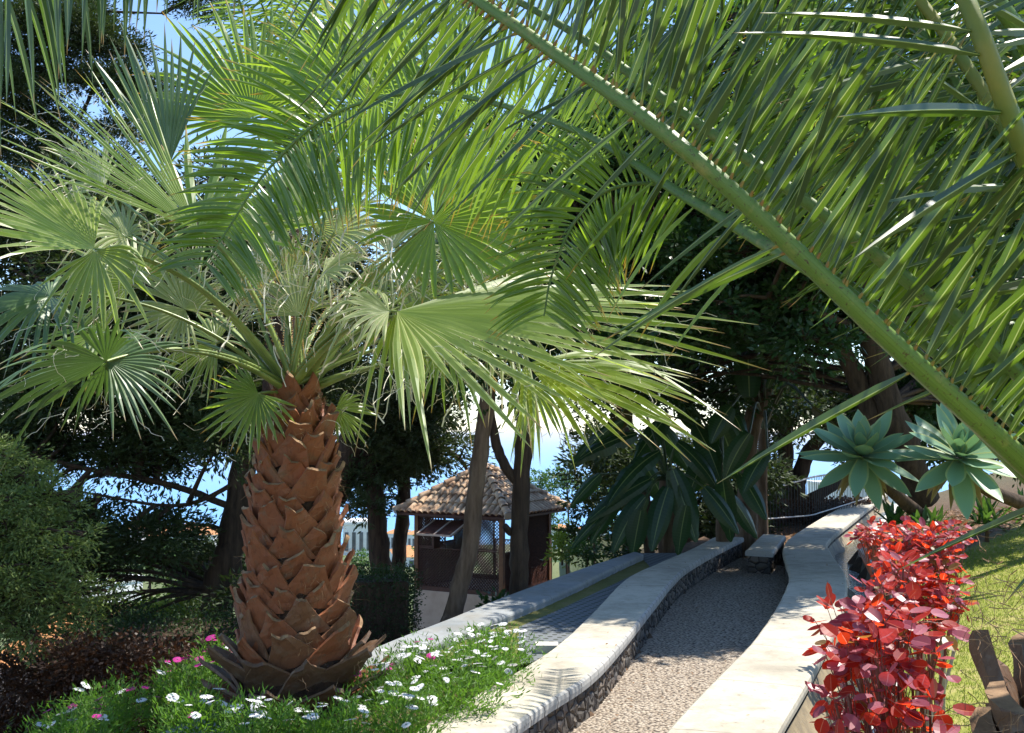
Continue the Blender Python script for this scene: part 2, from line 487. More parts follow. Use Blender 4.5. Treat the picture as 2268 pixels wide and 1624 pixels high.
def gravel():
    m, nt, out = new_mat('pebble_paving')
    co = geo_coord(nt)
    mp = nt.nodes.new('ShaderNodeMapping'); mp.inputs['Rotation'].default_value = (0, 0, .35); mp.inputs['Scale'].default_value = (32, 44, 1); nt.links.new(co, mp.inputs[0])
    v = nt.nodes.new('ShaderNodeTexVoronoi'); v.voronoi_dimensions = '2D'; v.feature = 'F1'; v.inputs['Scale'].default_value = 1; nt.links.new(mp.outputs[0], v.inputs['Vector'])
    sp = nt.nodes.new('ShaderNodeSeparateXYZ'); nt.links.new(v.outputs['Color'], sp.inputs[0])
    col = ramp(nt, sp.outputs[0], [(0, (.28, .22, .16)), (.5, (.46, .38, .29)), (1, (.60, .52, .42))])
    col = mixc(nt, math_n(nt, 'MULTIPLY', noise(nt, 1.3, 4, .6, co), .5), col, (.24, .19, .15))
    k = math_n(nt, 'MULTIPLY', math_n(nt, 'SUBTRACT', v.outputs['Distance'], .42), 5, clamp=True)
    col = mixc(nt, k, col, (.09, .07, .055))
    h = math_n(nt, 'SUBTRACT', 1.0, v.outputs['Distance'])
    p = principled(nt, col, .8, bump(nt, h, 1.0, .022), .3)
    nt.links.new(p.outputs[0], out.inputs[0])
    return m
MAT['gravel'] = gravel()

def paver():
    m, nt, out = new_mat('grid_paver')
    co = geo_coord(nt)
    mp = nt.nodes.new('ShaderNodeMapping'); mp.inputs['Rotation'].default_value = (0, 0, .45); nt.links.new(co, mp.inputs[0])
    b = nt.nodes.new('ShaderNodeTexBrick'); b.inputs['Scale'].default_value = 5.2; b.inputs['Mortar Size'].default_value = .035
    b.inputs['Brick Width'].default_value = .55; b.inputs['Row Height'].default_value = .5; nt.links.new(mp.outputs[0], b.inputs['Vector'])
    b.inputs['Color1'].default_value = (.05, .06, .05, 1); b.inputs['Color2'].default_value = (.08, .09, .06, 1); b.inputs['Mortar'].default_value = (.30, .31, .31, 1)
    # openings are the bricks' middle, concrete webs between them
    w = nt.nodes.new('ShaderNodeTexVoronoi'); w.voronoi_dimensions = '2D'; w.inputs['Randomness'].default_value = .05; w.inputs['Scale'].default_value = 10; nt.links.new(mp.outputs[0], w.inputs['Vector'])
    k = math_n(nt, 'LESS_THAN', w.outputs['Distance'], .26)
    col = mixc(nt, k, mixc(nt, noise(nt, 30, 3, .6, co), (.10, .11, .12), (.17, .18, .185)), (.045, .05, .04))  # webs darkened to blue-grey; the shade over the pavers is painted in
    h = math_n(nt, 'SUBTRACT', 1.0, k)
    p = principled(nt, col, .85, bump(nt, h, .8, .03), .3)
    nt.links.new(p.outputs[0], out.inputs[0])
    return m
MAT['paver'] = paver()

def ground_mat():
    m, nt, out = new_mat('ground')
    co = geo_coord(nt)
    at = nt.nodes.new('ShaderNodeVertexColor'); at.layer_name = 'zone'
    sp = nt.nodes.new('ShaderNodeSeparateColor'); nt.links.new(at.outputs[0], sp.inputs[0])
    soil = ramp(nt, noise(nt, 9, 8, .65, co), [(.3, (.045, .028, .018)), (.7, (.16, .10, .06))])
    lawn = ramp(nt, noise(nt, 3.5, 8, .7, co), [(.35, (.20, .21, .045)), (.5, (.26, .27, .06)), (.66, (.36, .30, .12))])
    hill = ramp(nt, noise(nt, .05, 8, .6, co), [(.35, (.05, .08, .03)), (.65, (.16, .17, .08))])
    c = mixc(nt, sp.outputs[0], soil, lawn)
    c = mixc(nt, sp.outputs[1], c, hill)
    p = principled(nt, c, .95, bump(nt, noise(nt, 40, 6, .7, co), .6, .02), .15)
    nt.links.new(p.outputs[0], out.inputs[0])
    return m
MAT['ground'] = ground_mat()

def water(name, col, rough, bs, sc):
    m, nt, out = new_mat(name)
    co = geo_coord(nt)
    p = principled(nt, col, rough, bump(nt, noise(nt, sc, 4, .6, co), bs, .05), .5)
    nt.links.new(p.outputs[0], out.inputs[0])
    return m
MAT['sea'] = water('sea_water', (.07, .26, .52), .35, .2, .03)
MAT['channel_water'] = water('channel_water', (.05, .06, .04), .06, .6, 9)
# ------------------------------------------------------------------ layout lines of the terraces (plan, from the photograph)
TOPZ = 0.35
def line(px, z=TOPZ, pre=None):
    P = [G(a, b, z) for a, b in px]
    P = list(pre or []) + P
    return P
d0 = np.array([.38, .925, 0])
def back(p, k): return p - d0 * k
pLL = line([(904, 1624), (1040, 1545), (1210, 1444), (1301, 1366), (1385, 1282), (1455, 1248), (1525, 1218), (1580, 1190)])
pLL = [back(pLL[0], 4.5), back(pLL[0], 2)] + pLL
pLR = line([(1126, 1616), (1210, 1558), (1335, 1471), (1449, 1336), (1488, 1288), (1525, 1255), (1590, 1218), (1648, 1190)])
pLR = [back(pLR[0], 4.5), back(pLR[0], 2)] + pLR
pRL = line([(1506, 1582), (1585, 1500), (1667, 1417), (1722, 1338), (1747, 1278), (1738, 1240), (1735, 1211), (1765, 1180), (1870, 1120), (1954, 1086)])
pRL = [back(pRL[0], 4.5), back(pRL[0], 2)] + pRL
pRR = line([(1721, 1624), (1795, 1498), (1850, 1390), (1875, 1320), (1872, 1270), (1840, 1222), (1838, 1195), (1900, 1144), (1967, 1092)])
pRR = [back(pRR[0], 4.0), back(pRR[0], 2)] + pRR
pFU = line([(740, 1470), (877, 1414), (985, 1373), (1140, 1312), (1288, 1259), (1403, 1222)])
pFU = [back(pFU[0], 4)] + pFU
pFL = line([(790, 1497), (897, 1451), (1119, 1363), (1258, 1306), (1350, 1262), (1425, 1228)])
pFL = [back(pFL[0], 4)] + pFL

def band(L, Rr, n):
    a = resample(spline(L, 200), n); b = resample(spline(Rr, 200), n)
    return a, b

def plan_x(P):
    S = spline(P, 200)
    o = np.argsort(S[:, 1])
    return lambda y: np.interp(y, S[o, 1], S[o, 0])
xLL, xLR, xRL, xRR, xFU, xFL = map(plan_x, (pLL, pLR, pRL, pRR, pFU, pFL))
A0 = np.array([-1.05, 9.07]); DL = nz([.406, .914]); NL = np.array([-DL[1], DL[0]])

def ground_z(x, y):
    x = np.asarray(x, float); y = np.asarray(y, float)
    s = (x - A0[0]) * NL[0] + (y - A0[1]) * NL[1]
    z = np.where(s > 0, .18 - .45 * np.minimum(s, 6) - .12 * np.clip(s - 6, 0, 60), .18)
    q = (x - 5.5) * -.64 + (y - 23) * .77
    z2 = -.42 * np.clip(q - 1.2, 0, 8) - .13 * np.clip(q - 9.2, 0, 1e9)
    right = x - xRR(np.clip(y, 2, 33))
    lawn = np.where(right > .45, .22 + .20 * np.clip(right - .6, 0, 9) + .05 * np.clip(right - 9.6, 0, 40), -.05)
    inpath = (x > xLR(np.clip(y, 2, 18)) - .15) & (x < xRL(np.clip(y, 2, 33)) + .2)
    z = np.where(inpath, -.06, z)
    z = np.where((right > -.3), lawn, z)
    z = z + np.where(s > 0, z2 * .5, z2)
    dist = np.hypot(x, y)
    far = 2.2 - .108 * dist - 2.0
    w = np.clip((dist - 45) / 40, 0, 1)
    far = np.where(x > 30, far + (x - 30) * .1 * np.exp(-((y) / 120.0) ** 2), far)
    z = z * (1 - w) + far * w
    nzv = .35 * np.sin(x * .13 + 1) * np.sin(y * .11) * w * 3
    return np.maximum(z + nzv, -104)

def axis(lo, hi, near_lo, near_hi, step):
    a = list(np.arange(near_lo, near_hi, step))
    s = step; v = near_hi
    while v < hi: a.append(v); s *= 1.12; v += s
    a.append(hi)
    s = step; v = near_lo; b = []
    while v > lo: s *= 1.12; v -= s; b.append(max(v, lo))
    return np.array(b[::-1] + a)
gx = axis(-1600, 1600, -7, 12, .22); gy = axis(-60, 1150, 1, 32, .25)
X, Y = np.meshgrid(gx, gy, indexing='ij')
Z = ground_z(X, Y)
g = Mesh(); g.grid(np.stack([X, Y, Z], -1)[:, ::1])
ground = g.build('ground', MAT['ground'], smooth=True, kind='structure')
ca = ground.data.color_attributes.new('zone', 'FLOAT_COLOR', 'POINT')
rt = (X - xRR(np.clip(Y, 2, 33)))
dst = np.hypot(X, Y)
shade_bed = np.clip((Y - 13.2 - .9 * (X - 5.2)) / .8, 0, 1)
z1 = np.where(rt > .5, 1.0, 0) * (1 - shade_bed)
z2 = np.clip((dst - 25) / 25, 0, 1)
cc = np.stack([z1, z2, z1 * 0, z1 * 0 + 1], -1).reshape(-1, 4)
ca.data.foreach_set('color', cc.astype(np.float32).ravel())

s = Mesh()
s.grid(np.array([[[x, y, -100.0] for y in (-2000, 500, 2000, 8000, 70000)] for x in (-60000, -5000, 0, 5000, 60000)]))
s.build('sea', MAT['sea'], kind='structure')

# pebble path between the two seat walls
n = 90
a, b = resample(spline(pLR, 200), n), resample(spline(pRL[:-3] , 200), n)
a = a.copy(); b = b.copy(); a[:, 0] -= .12; b[:, 0] += .12; a[:, 2] = 0; b[:, 2] = 0
t = np.linspace(0, 1, 9)[None, :, None]
P = a[:, None] * (1 - t) + b[:, None] * t
P[..., 2] = .004
m = Mesh(); m.grid(P); m.build('gravel_path', MAT['gravel'], kind='structure')

# ground cover strip and grid pavers between the inner wall and the outer kerb
a, b = resample(spline(pFL, 200), 60), resample(spline(pLL, 200), 60)
ys = np.linspace(8.6, 16.4, 60)
def stripP(f0, f1, z):
    return np.array([[[f0(y) + (f1(y) - f0(y)) * u, y, z] for u in np.linspace(0, 1, 7)] for y in ys])
pv = plan_x([G(1149, 1389, .27), G(1250, 1345, .27), G(1378, 1285, .27), G(1440, 1255, .27)])
m = Mesh(); m.grid(stripP(lambda y: xFL(y) - .05, lambda y: pv(y) + .02, .262)); m.build('grass_verge', MAT['ground'], kind='structure')
vg = bpy.data.objects['grass_verge']; ca = vg.data.color_attributes.new('zone', 'FLOAT_COLOR', 'POINT')
ca.data.foreach_set('color', np.tile([.55, .35, 0, 1], len(vg.data.vertices)).astype(np.float32))
ysb = ys
m = Mesh(); m.grid(np.array([[[pv(y) + (max(xLL(y) + .05, pv(y) + .03) - pv(y)) * u, y, .27] for u in np.linspace(0, 1, 7)] for y in ys])); m.build('paver_path', MAT['paver'], kind='structure')

# ------------------------------------------------------------------ seat walls: thick coping on a rubble face
def coped_wall(name, pl, pr, label, cat, mats, top=TOPZ, thick=.085, over=.045, foot=-.3, n=160, ends=True, faces=(0, 1)):
    a, b = band(pl, pr, n)
    base = (a[0] + b[0]) / 2; base[2] = 0
    T = thing(name, tuple(base), label, cat)
    c = (a + b) / 2
    s = np.concatenate([[0], np.cumsum(np.linalg.norm(np.diff(c, axis=0), axis=1))])
    w = b - a; wl = np.linalg.norm(w, axis=1)[:, None]; wd = w / wl
    rn = .028
    def row(off, z, side):
        p = (a + wd * off) if side == 0 else (b - wd * off)
        p = p.copy(); p[:, 2] = z
        return p
    wav = np.array([random.uniform(-.003, .003) for _ in range(n)])[:, None]
    a = a + wd * wav; 
    m = Mesh()
    rows = [row(.004, top - thick, 0), row(0, top - thick * .55, 0), row(.006, top - .016, 0), row(rn, top, 0)]
    inner = [a + w * u for u in (.25, .5, .75)]
    for p in inner: p[:, 2] = top + .004
    rows2 = [row(rn, top, 1), row(.006, top - .016, 1), row(0, top - thick * .55, 1), row(.004, top - thick, 1)]
    uvf = lambda rr: np.array([[(s[i], j * .03) for j in range(len(rr))] for i in range(n)])
    m.grid(np.stack(rows, 1), uvf(rows), 1)
    top_rows = [rows[-1]] + inner + [rows2[0]]
    m.grid(np.stack(top_rows, 1), uvf(top_rows), 0)
    m.grid(np.stack(rows2, 1), uvf(rows2), 1)
    allr = rows + inner + rows2
    bot = [row(.004, top - thick, 1), row(.004, top - thick, 0)]
    m.grid(np.stack(bot, 1), uvf(bot), 1)
    if ends:
        m.poly([r[-1] for r in allr], None, 1); m.poly([r[0] for r in allr][::-1], None, 1)
    m.build('coping', [mats[0], mats[1]], T)
    # rubble face
    f = Mesh()
    zs = np.linspace(top - thick, foot, 7)
    n2 = n * 3
    aa, bb = resample(a, n2), resample(b, n2)
    w2 = bb - aa; w2 /= np.linalg.norm(w2, axis=1)[:, None]
    for side in faces:
        rws = []
        for z in zs:
            jit = np.array([random.uniform(-.014, .014) for _ in range(n2)])[:, None]
            p = (aa + w2 * (over + jit)) if side == 0 else (bb - w2 * (over + jit))
            p = p.copy(); p[:, 2] = z
            rws.append(p)
        if side == 0: rws = rws[::-1]
        f.grid(np.stack(rws, 1))
    for e in (0, -1):
        q = [aa[e] + w2[e] * over, bb[e] - w2[e] * over]
        P = [(*q[0][:2], top - thick), (*q[1][:2], top - thick), (*q[1][:2], foot), (*q[0][:2], foot)]
        f.poly(P)
    f.build('rubble_face', [mats[2]], T)
    return T
coped_wall('seat_wall', pLL, pLR, 'curved low stone wall with pale flat coping beside the flower bed, left of the pebble path', 'wall', (MAT['coping'], MAT['coping_edge'], MAT['rubble']))
coped_wall('seat_wall', pRL, pRR, 'broad winding pale coping wall between the pebble path and the water channel', 'wall', (MAT['coping'], MAT['coping'], MAT['rubble']), n=220)
coped_wall('garden_kerb', pFU, pFL, 'grey straight kerb wall in shade running in front of the wooden gazebo', 'wall', (MAT['coping_shaded'], MAT['coping_shaded'], MAT['coping_shaded']), n=60, over=.01, thick=.06, foot=-.4)
# the short end bench
q = [G(1650, 1219, TOPZ), G(1712, 1223, TOPZ), G(1741, 1187, TOPZ), G(1688, 1183, TOPZ)]
coped_wall('stone_bench', [q[0], q[3]], [q[1], q[2]], 'short stone bench block at the far end of the pebble path', 'bench', (MAT['coping'], MAT['coping_edge'], MAT['rubble']), n=8)
# small white kerb stone at the flower bed corner
m = Mesh(); c = G(1212, 1436, .32); m.box(c + [0.0, .1, -.08], (.20, .16, .2)); m.build('kerb_stone', MAT['kerb'], base=(c[0], c[1], .1), label='small white kerb stone at the tip of the daisy bed beside the grid pavers', cat='kerb stone')

# ------------------------------------------------------------------ water channel on the right
off0, off1 = .02, .50
n = 160
bb = resample(spline(pRR, 240), n)
tang = np.gradient(bb, axis=0); tang[:, 2] = 0; tang /= np.linalg.norm(tang, axis=1)[:, None]
right = np.stack([tang[:, 1], -tang[:, 0], tang[:, 2] * 0], 1)
right = np.array([nz(np.mean(right[max(0, i - 9):i + 10], axis=0)) for i in range(n)])
cs = Mesh()
def offp(d, z, wob=0):
    p = bb + right * (np.full(n, d) + wob)[:, None]; p = p.copy(); p[:, 2] = z; return p
arc = np.arange(n) * .17
wv = .03 * np.sin(arc * 3.1)
prof = [offp(-.03, .2), offp(.05, .05), offp(.16, .005), offp(.30, .0), offp(.42, .04), offp(.49, .20)]
for k in (1, 2, 3, 4): prof[k][:, 2] += .022 * np.sin(arc * 4.2 + k * .9)
cs.grid(np.stack(prof, 1))
MAT['channel'] = plain('channel_concrete', (.13, .10, .06), (.26, .20, .11), 5, .7, .5, .01, 30)
ch = cs.build('channel_bed', MAT['channel'], kind='structure', smooth=True)
cw = Mesh(); cw.grid(np.stack([offp(.04, .03), offp(.43, .03)], 1)); cw.build('channel_water', MAT['channel_water'], kind='structure')
km = Mesh()
k0, k1 = offp(.49, .31), offp(.62, .31)
low0, low1 = offp(.49, -.1), offp(.62, -.1)
km.grid(np.stack([low0, k0 - [0, 0, .01], k0 + right * .012, k1 - right * .012, k1 - [0, 0, .01], low1], 1))
km.poly([low0[-1], k0[-1], k1[-1], low1[-1]]); km.poly([low0[0], k0[0], k1[0], low1[0]][::-1])
km.build('channel_kerb', MAT['kerb'], base=tuple(k0[0] * [1, 1, 0]), label='thin pale kerb along the lawn side of the water channel', cat='kerb')

# ------------------------------------------------------------------ leaf and foliage tools
def rhombs(mesh, P, D, S, L, Wd, mi=0, bend=None):
    """many small leaves: base P, direction D, side S"""
    k = len(P)
    L = np.broadcast_to(L, (k,))[:, None]; Wd = np.broadcast_to(Wd, (k,))[:, None]
    mid = P + D * L * .45
    if bend is not None: mid = mid + bend
    V = np.stack([P, mid + S * Wd * .5, P + D * L, mid - S * Wd * .5], 1).reshape(-1, 3)
    F = np.arange(k * 4).reshape(k, 4)
    UV = np.tile(np.array([[.5, 0], [1, .45], [.5, 1], [0, .45]]), (k, 1, 1))
    mesh.arrays(V, F, UV, mi)

def unit(A): return A / (np.linalg.norm(A, axis=1)[:, None] + 1e-9)
def rnd(k): return RNG.normal(size=(k, 3))

def foliage(mesh, clumps, L, Wd, per, spray=.3, m=10, droop=.1, flat=.6, updir=.2, mi=0, shell=.5):
    """clumps: (centre, (rx, ry, rz)); sprays of small leaves spread through each clump"""
    for c, r in clumps:
        r = np.asarray(r, float)
        area = (r[0] * r[2] + r[0] * r[1] + r[1] * r[2])
        K = max(6, int(per * area))
        D = unit(rnd(K)); rad = RNG.uniform(0, 1, K) ** shell
        O = c + D * r * rad[:, None]
        # uneven outline
        O += rnd(K) * r * .16
        SD = unit(D * [1, 1, .5] + rnd(K) * .55 + [0, 0, updir - droop])
        sl = spray * RNG.uniform(.6, 1.3, K)
        O2 = np.repeat(O, m, 0); SD2 = np.repeat(SD, m, 0); sl2 = np.repeat(sl, m)
        tt = RNG.uniform(0, 1, K * m)
        sideA = unit(np.cross(SD2, [0, 0, 1.0]) + 1e-3)
        upA = np.cross(sideA, SD2)
        lat = RNG.uniform(-1, 1, K * m)
        wdt = .45 * sl2 * np.sin(np.clip(tt, .12, 1) * 2.6)
        P = O2 + SD2 * (tt * sl2)[:, None] + sideA * (lat * wdt)[:, None] + upA * (RNG.normal(size=K * m) * sl2 * .12)[:, None] - np.array([0, 0, 1.0]) * (droop * sl2 * tt ** 2)[:, None]
        LD = unit(SD2 + sideA * (lat * .9)[:, None] + rnd(K * m) * .35)
        S = unit(np.cross(LD, upA + rnd(K * m) * .7))
        rhombs(mesh, P, LD, S, L * RNG.uniform(.6, 1.3, K * m), Wd * RNG.uniform(.7, 1.2, K * m), mi)

def clump_px(px, py, d, rx, ry, rd=None):
    k = d / FPX
    return (W(px, py, d), (rx * k, (rd if rd is not None else rx * k), ry * k))

def fill(x0, y0, x1, y1, d0, d1, r, n, holes=(), ry=.6):
    out = []
    tries = 0
    while len(out) < n and tries < n * 30:
        tries += 1
        x = random.uniform(x0, x1); y = random.uniform(y0, y1)
        rr = r * random.uniform(.65, 1.3)
        if any((x - hx) ** 2 / (hr + rr * .75) ** 2 + (y - hy) ** 2 / (hh + rr * .5) ** 2 < 1 for hx, hy, hr, hh in holes): continue
        d = random.uniform(d0, d1)
        out.append(clump_px(x, y, d, rr, rr * ry))
    return out

def tree(name, label, limbs, clumps, leaf, bark, L=.12, Wd=.035, per=90, spray=.35, m=10, droop=.15, group=None, cat='tree', twigs=True, updir=.2, shell=.5, seg=10, extra=None, wob=.12):
    """limbs: (points, r0, r1); trunk and limbs are one bark mesh, twigs reach into every foliage clump"""
    base = np.array(limbs[0][0][0], float)
    T = thing(name, tuple(base), label, cat, group)
    b = Mesh(); anchor = []
    for pts, r0, r1 in limbs:
        S = spline(pts, max(10, 4 * len(pts)))
        S[1:-1] += np.array([[random.uniform(-1, 1) for _ in range(3)] for _ in range(len(S) - 2)]) * r0 * .10
        b.tube(S, (r0, r1), seg, wob=wob)
        anchor += list(S[len(S) // 4:])
    b.build('trunk', bark, T, smooth=True)
    anchor = np.array(anchor)
    if twigs:
        tw = Mesh()
        for c, r in clumps:
            i = np.argmin(np.linalg.norm(anchor - c, axis=1) + np.maximum(0, anchor[:, 2] - c[2]) * .8)
            a = anchor[i]
            mid = (a + c) / 2 + np.array([random.uniform(-.1, .1), random.uniform(-.1, .1), .08 * np.linalg.norm(c - a)])
            tw.tube(spline([a, mid, c], 7), (.035, .010), 5, wob=.1)
            for _ in range(3):
                e = c + np.array([random.uniform(-1, 1) for _ in range(3)]) * r * .8
                tw.tube(spline([mid * .3 + c * .7, (c + e) / 2 + [0, 0, .04], e], 4), (.012, .004), 4)
        tw.build('branches', bark, T, smooth=True)
    cr = Mesh()
    foliage(cr, clumps, L, Wd, per, spray, m, droop, updir=updir, shell=shell)
    if extra: extra(cr)
    cr.build('crown', leaf, T)
    return T

def blade(mesh, p0, d, nrm, L, Wd, droop=.3, fold=.35, n=6, mi=0, prof=None, twist=0.0):
    """one folded strap leaf; base p0, first direction d, upper side nrm"""
    pos = np.array(p0, float); d = nz(d)
    st = L / n
    V = []; UV = []
    for i in range(n + 1):
        t = i / n
        s = np.cross(d, nrm)
        if np.linalg.norm(s) < 1e-4: s = np.cross(d, (1, 0, 0))
        s = nz(s); u = np.cross(s, d)
        if twist:
            ca, sa = math.cos(twist * t), math.sin(twist * t)
            s, u = s * ca + u * sa, u * ca - s * sa
        w = Wd * .5 * (prof(t) if prof else min(1, .25 + t * 5) * min(1, (1 - t) * 1.9 + .02))
        V += [pos - s * w, pos - u * w * fold * 2, pos + s * w]
        UV += [(0, t), (.5, t), (1, t)]
        d = nz(d + np.array([0, 0, -droop / n]))
        pos = pos + d * st
    F = []; FU = []
    for i in range(n):
        for k in (0, 1):
            q = (i * 3 + k, i * 3 + k + 1, i * 3 + 4 + k, i * 3 + 3 + k)
            F.append(q); FU.append([UV[j] for j in q])
    mesh.arrays(V, F, FU, mi)
# ------------------------------------------------------------------ date palm fronds
def frond(T, pts, r0, r1, Lf, Wf, sp=.045, t0=.12, t1=1.0, N=(0.1, .9, .35), droop=.35, fwd=.35, rank=.35, mat='frond', rach='rachis', lenprof=None, n=60, spurs=False, label=None, fold=.35, jit=.12, sides=(1, -1), nseg=6, low=0.0, lowp=.1, world=None):
    P = resample(spline(world if world is not None else [W(*p) for p in pts], 200), n)
    length = np.linalg.norm(np.diff(P, axis=0), axis=1).sum()
    rm = Mesh(); rm.tube(P, (r0, (r0 + r1) / 2, r1), 10, flat=.75, up=N)
    f = rm.build('frond', MAT[rach], T, smooth=True)
    if label: f['label'] = label
    lm = Mesh(); sm = Mesh()
    N = nz(N)
    k = int(length * (t1 - t0) / sp)
    for i in range(k):
        for sd in sides:
            t = t0 + (t1 - t0) * (i + random.uniform(.1, .9)) / k
            if sd == 1 and t < low and (random.random() > lowp or t < .3): continue
            x = t * (n - 1); a = min(int(x), n - 2)
            pos = P[a] + (P[a + 1] - P[a]) * (x - a)
            tg = nz(P[a + 1] - P[a])
            B = nz(np.cross(tg, N)); U = np.cross(B, tg)
            prof = lenprof(t) if lenprof else (min(1, .45 + (t - t0) * 3.0) * (1 if t < .75 else max(.22, 1 - (t - .75) * 2.9)))
            lift = random.choice((-1, -.3, .3, 1)) * rank + random.gauss(0, jit)
            fw = fwd + .45 * max(0, t - .6) + random.gauss(0, jit)
            d = nz(B * sd + tg * fw + U * lift)
            rr = r0 + (r1 - r0) * t
            st = pos + B * sd * rr * .7
            L = Lf * prof * random.uniform(.85, 1.1)
            wd = Wf * random.uniform(.8, 1.1) * (.75 + .25 * prof)
            nr = nz(U * sd * .2 + np.cross(d, tg) * sd + np.array([random.gauss(0, .25) for _ in range(3)]))
            blade(lm, st, d, nr, L, wd, droop * random.uniform(.5, 1.5), fold, nseg, twist=random.gauss(0, .5),
                  prof=lambda u: min(1, .30 + u * 4) * (1 if u < .55 else max(.03, 1 - (u - .55) * 2.15)))
            if spurs:
                sm.tube([st - d * .004, st + d * .020], (.0065, .0035), 6)
    lv = lm.build('leaflets', MAT[mat], f)
    if spurs and sm.V: sm.build('leaflet_bases', MAT['spur'], f)
    return f

DP = thing('date_palm', (2.10, 3.05, .45), 'large date palm at the right edge, huge feather fronds overhead and stumpy trunk', 'palm tree')
CR = (2620, 1345, 3.0)
# the great frond running from lower right to the top edge
frond(DP, [CR, (2420, 1170, 2.7), (2268, 1025, 2.5), (1960, 745, 2.4), (1640, 440, 2.4), (1440, 270, 2.45), (1230, 120, 2.6), (1040, -10, 2.75), (800, -150, 3.1), (560, -240, 3.5)], .035, .006, .62, .024, .027, .10, spurs=True, droop=.15, rank=.22, fwd=.30, nseg=6, low=.60, lowp=.09,
      label='nearest and thickest frond, crossing from lower right to the top edge')
# the second one just above it
frond(DP, [CR, (2470, 1120, 3.0), (2265, 836, 2.9), (1976, 594, 2.95), (1750, 420, 3.0), (1468, 218, 3.2), (1287, 84, 3.4), (1100, -20, 3.6), (900, -100, 3.9)], .030, .008, .60, .023, .030, .12, droop=.2, rank=.4, fwd=.2, low=.80, lowp=.08)
# the long arching one
frond(DP, [CR, (2430, 1190, 3.0), (2265, 1038, 2.95), (1909, 678, 3.1), (1684, 534, 3.5), (1500, 425, 4.0), (1300, 300, 4.5), (1080, 225, 4.9), (900, 206, 5.1), (720, 262, 5.2), (590, 380, 5.15), (510, 500, 5.1), (450, 590, 5.0)], .034, .005, .62, .030, .024, .14, N=(.05, .95, .1), droop=.50, rank=.14, fwd=.22, mat='frond_fine', n=90, jit=.07, low=.50, lowp=.04,
      lenprof=lambda t: min(1, .5 + t * 1.2) * (1 if t < .80 else max(.42, 1 - (t - .80) * 2.6)), label='long thin frond arching over to the left with combed leaflets')
# short arching one in the middle
frond(DP, [CR, (2440, 1150, 3.4), (2268, 960, 3.5), (1960, 690, 3.7), (1760, 545, 3.9), (1600, 455, 4.1), (1450, 408, 4.25), (1340, 425, 4.3), (1268, 500, 4.3), (1222, 610, 4.25), (1205, 700, 4.2)], .028, .004, .42, .022, .019, .22, N=(.05, .95, .1), droop=.55, rank=.12, fwd=.25, mat='frond_fine', n=90, jit=.07, low=.70, lowp=0,
      lenprof=lambda t: (.75 if t < .6 else 1.0 if t < .86 else max(.45, 1 - (t - .86) * 3)), label='smaller frond curling down in the middle')
# upright thick one at the right edge
frond(DP, [CR, (2520, 900, 2.3), (2330, 480, 2.15), (2235, 250, 2.1), (2165, 60, 2.1), (2080, -130, 2.2), (1980, -300, 2.3)], .036, .018, .60, .025, .04, .15, N=(-.2, .9, .2), low=.85, lowp=.30, droop=.12, rank=.35, fwd=.15, rach='rachis_warm', label='thick upright frond at the right edge')
frond(DP, [CR, (2480, 900, 2.9), (2300, 430, 2.8), (2130, 130, 2.9), (1980, -60, 3.0), (1800, -200, 3.2)], .032, .014, .60, .025, .036, .15, N=(-.3, .8, .4), low=.85, lowp=.34, droop=.15, rank=.5, fwd=.25, rach='rachis_warm')
frond(DP, [CR, (2440, 1000, 3.2), (2200, 600, 3.4), (1950, 330, 3.6), (1720, 150, 3.9), (1480, 10, 4.2), (1250, -60, 4.5)], .026, .008, .62, .022, .026, .14, N=(.1, .9, .4), droop=.3, rank=.45, fwd=.3, low=.5, lowp=.3)
frond(DP, [CR, (2560, 1000, 3.1), (2420, 650, 3.15), (2240, 330, 3.4), (2040, 120, 3.9), (1840, -20, 4.8), (1600, -90, 5.2)], .026, .010, .60, .023, .026, .14, N=(.1, .9, .4), droop=.35, rank=.5, fwd=.3, mat='frond_fine', low=.4, lowp=.3)
frond(DP, [CR, (2700, 900, 3.0), (2600, 450, 3.0), (2450, 120, 3.1), (2280, -80, 3.2)], .032, .012, .62, .028, .05, .14, N=(-.4, .8, .3), low=.9, lowp=.08, droop=.2, rank=.4, fwd=.2)
frond(DP, [CR, (2520, 1100, 3.2), (2300, 800, 3.4), (2080, 560, 4.0), (1880, 420, 4.8), (1700, 330, 5.6), (1500, 330, 6.0)], .030, .008, .58, .026, .030, .16, N=(.1, .9, .4), droop=.45, rank=.45, fwd=.3, mat='frond_back', low=.9, lowp=.1)
# hanging tip at the upper left corner (its rachis passes above the picture)
frond(DP, [CR, (2500, 500, 2.8), (1900, -300, 2.6), (1100, -420, 2.7), (500, -300, 2.8), (200, -180, 2.85), (0, -40, 2.9), (-120, 80, 2.95)], .034, .007, .52, .022, .026, .55, N=(.0, .95, .1), droop=1.3, rank=.18, fwd=.3, sides=(1,), mat='frond', n=110,
      lenprof=lambda t: .8, label='frond whose leaflets hang into the upper left corner')
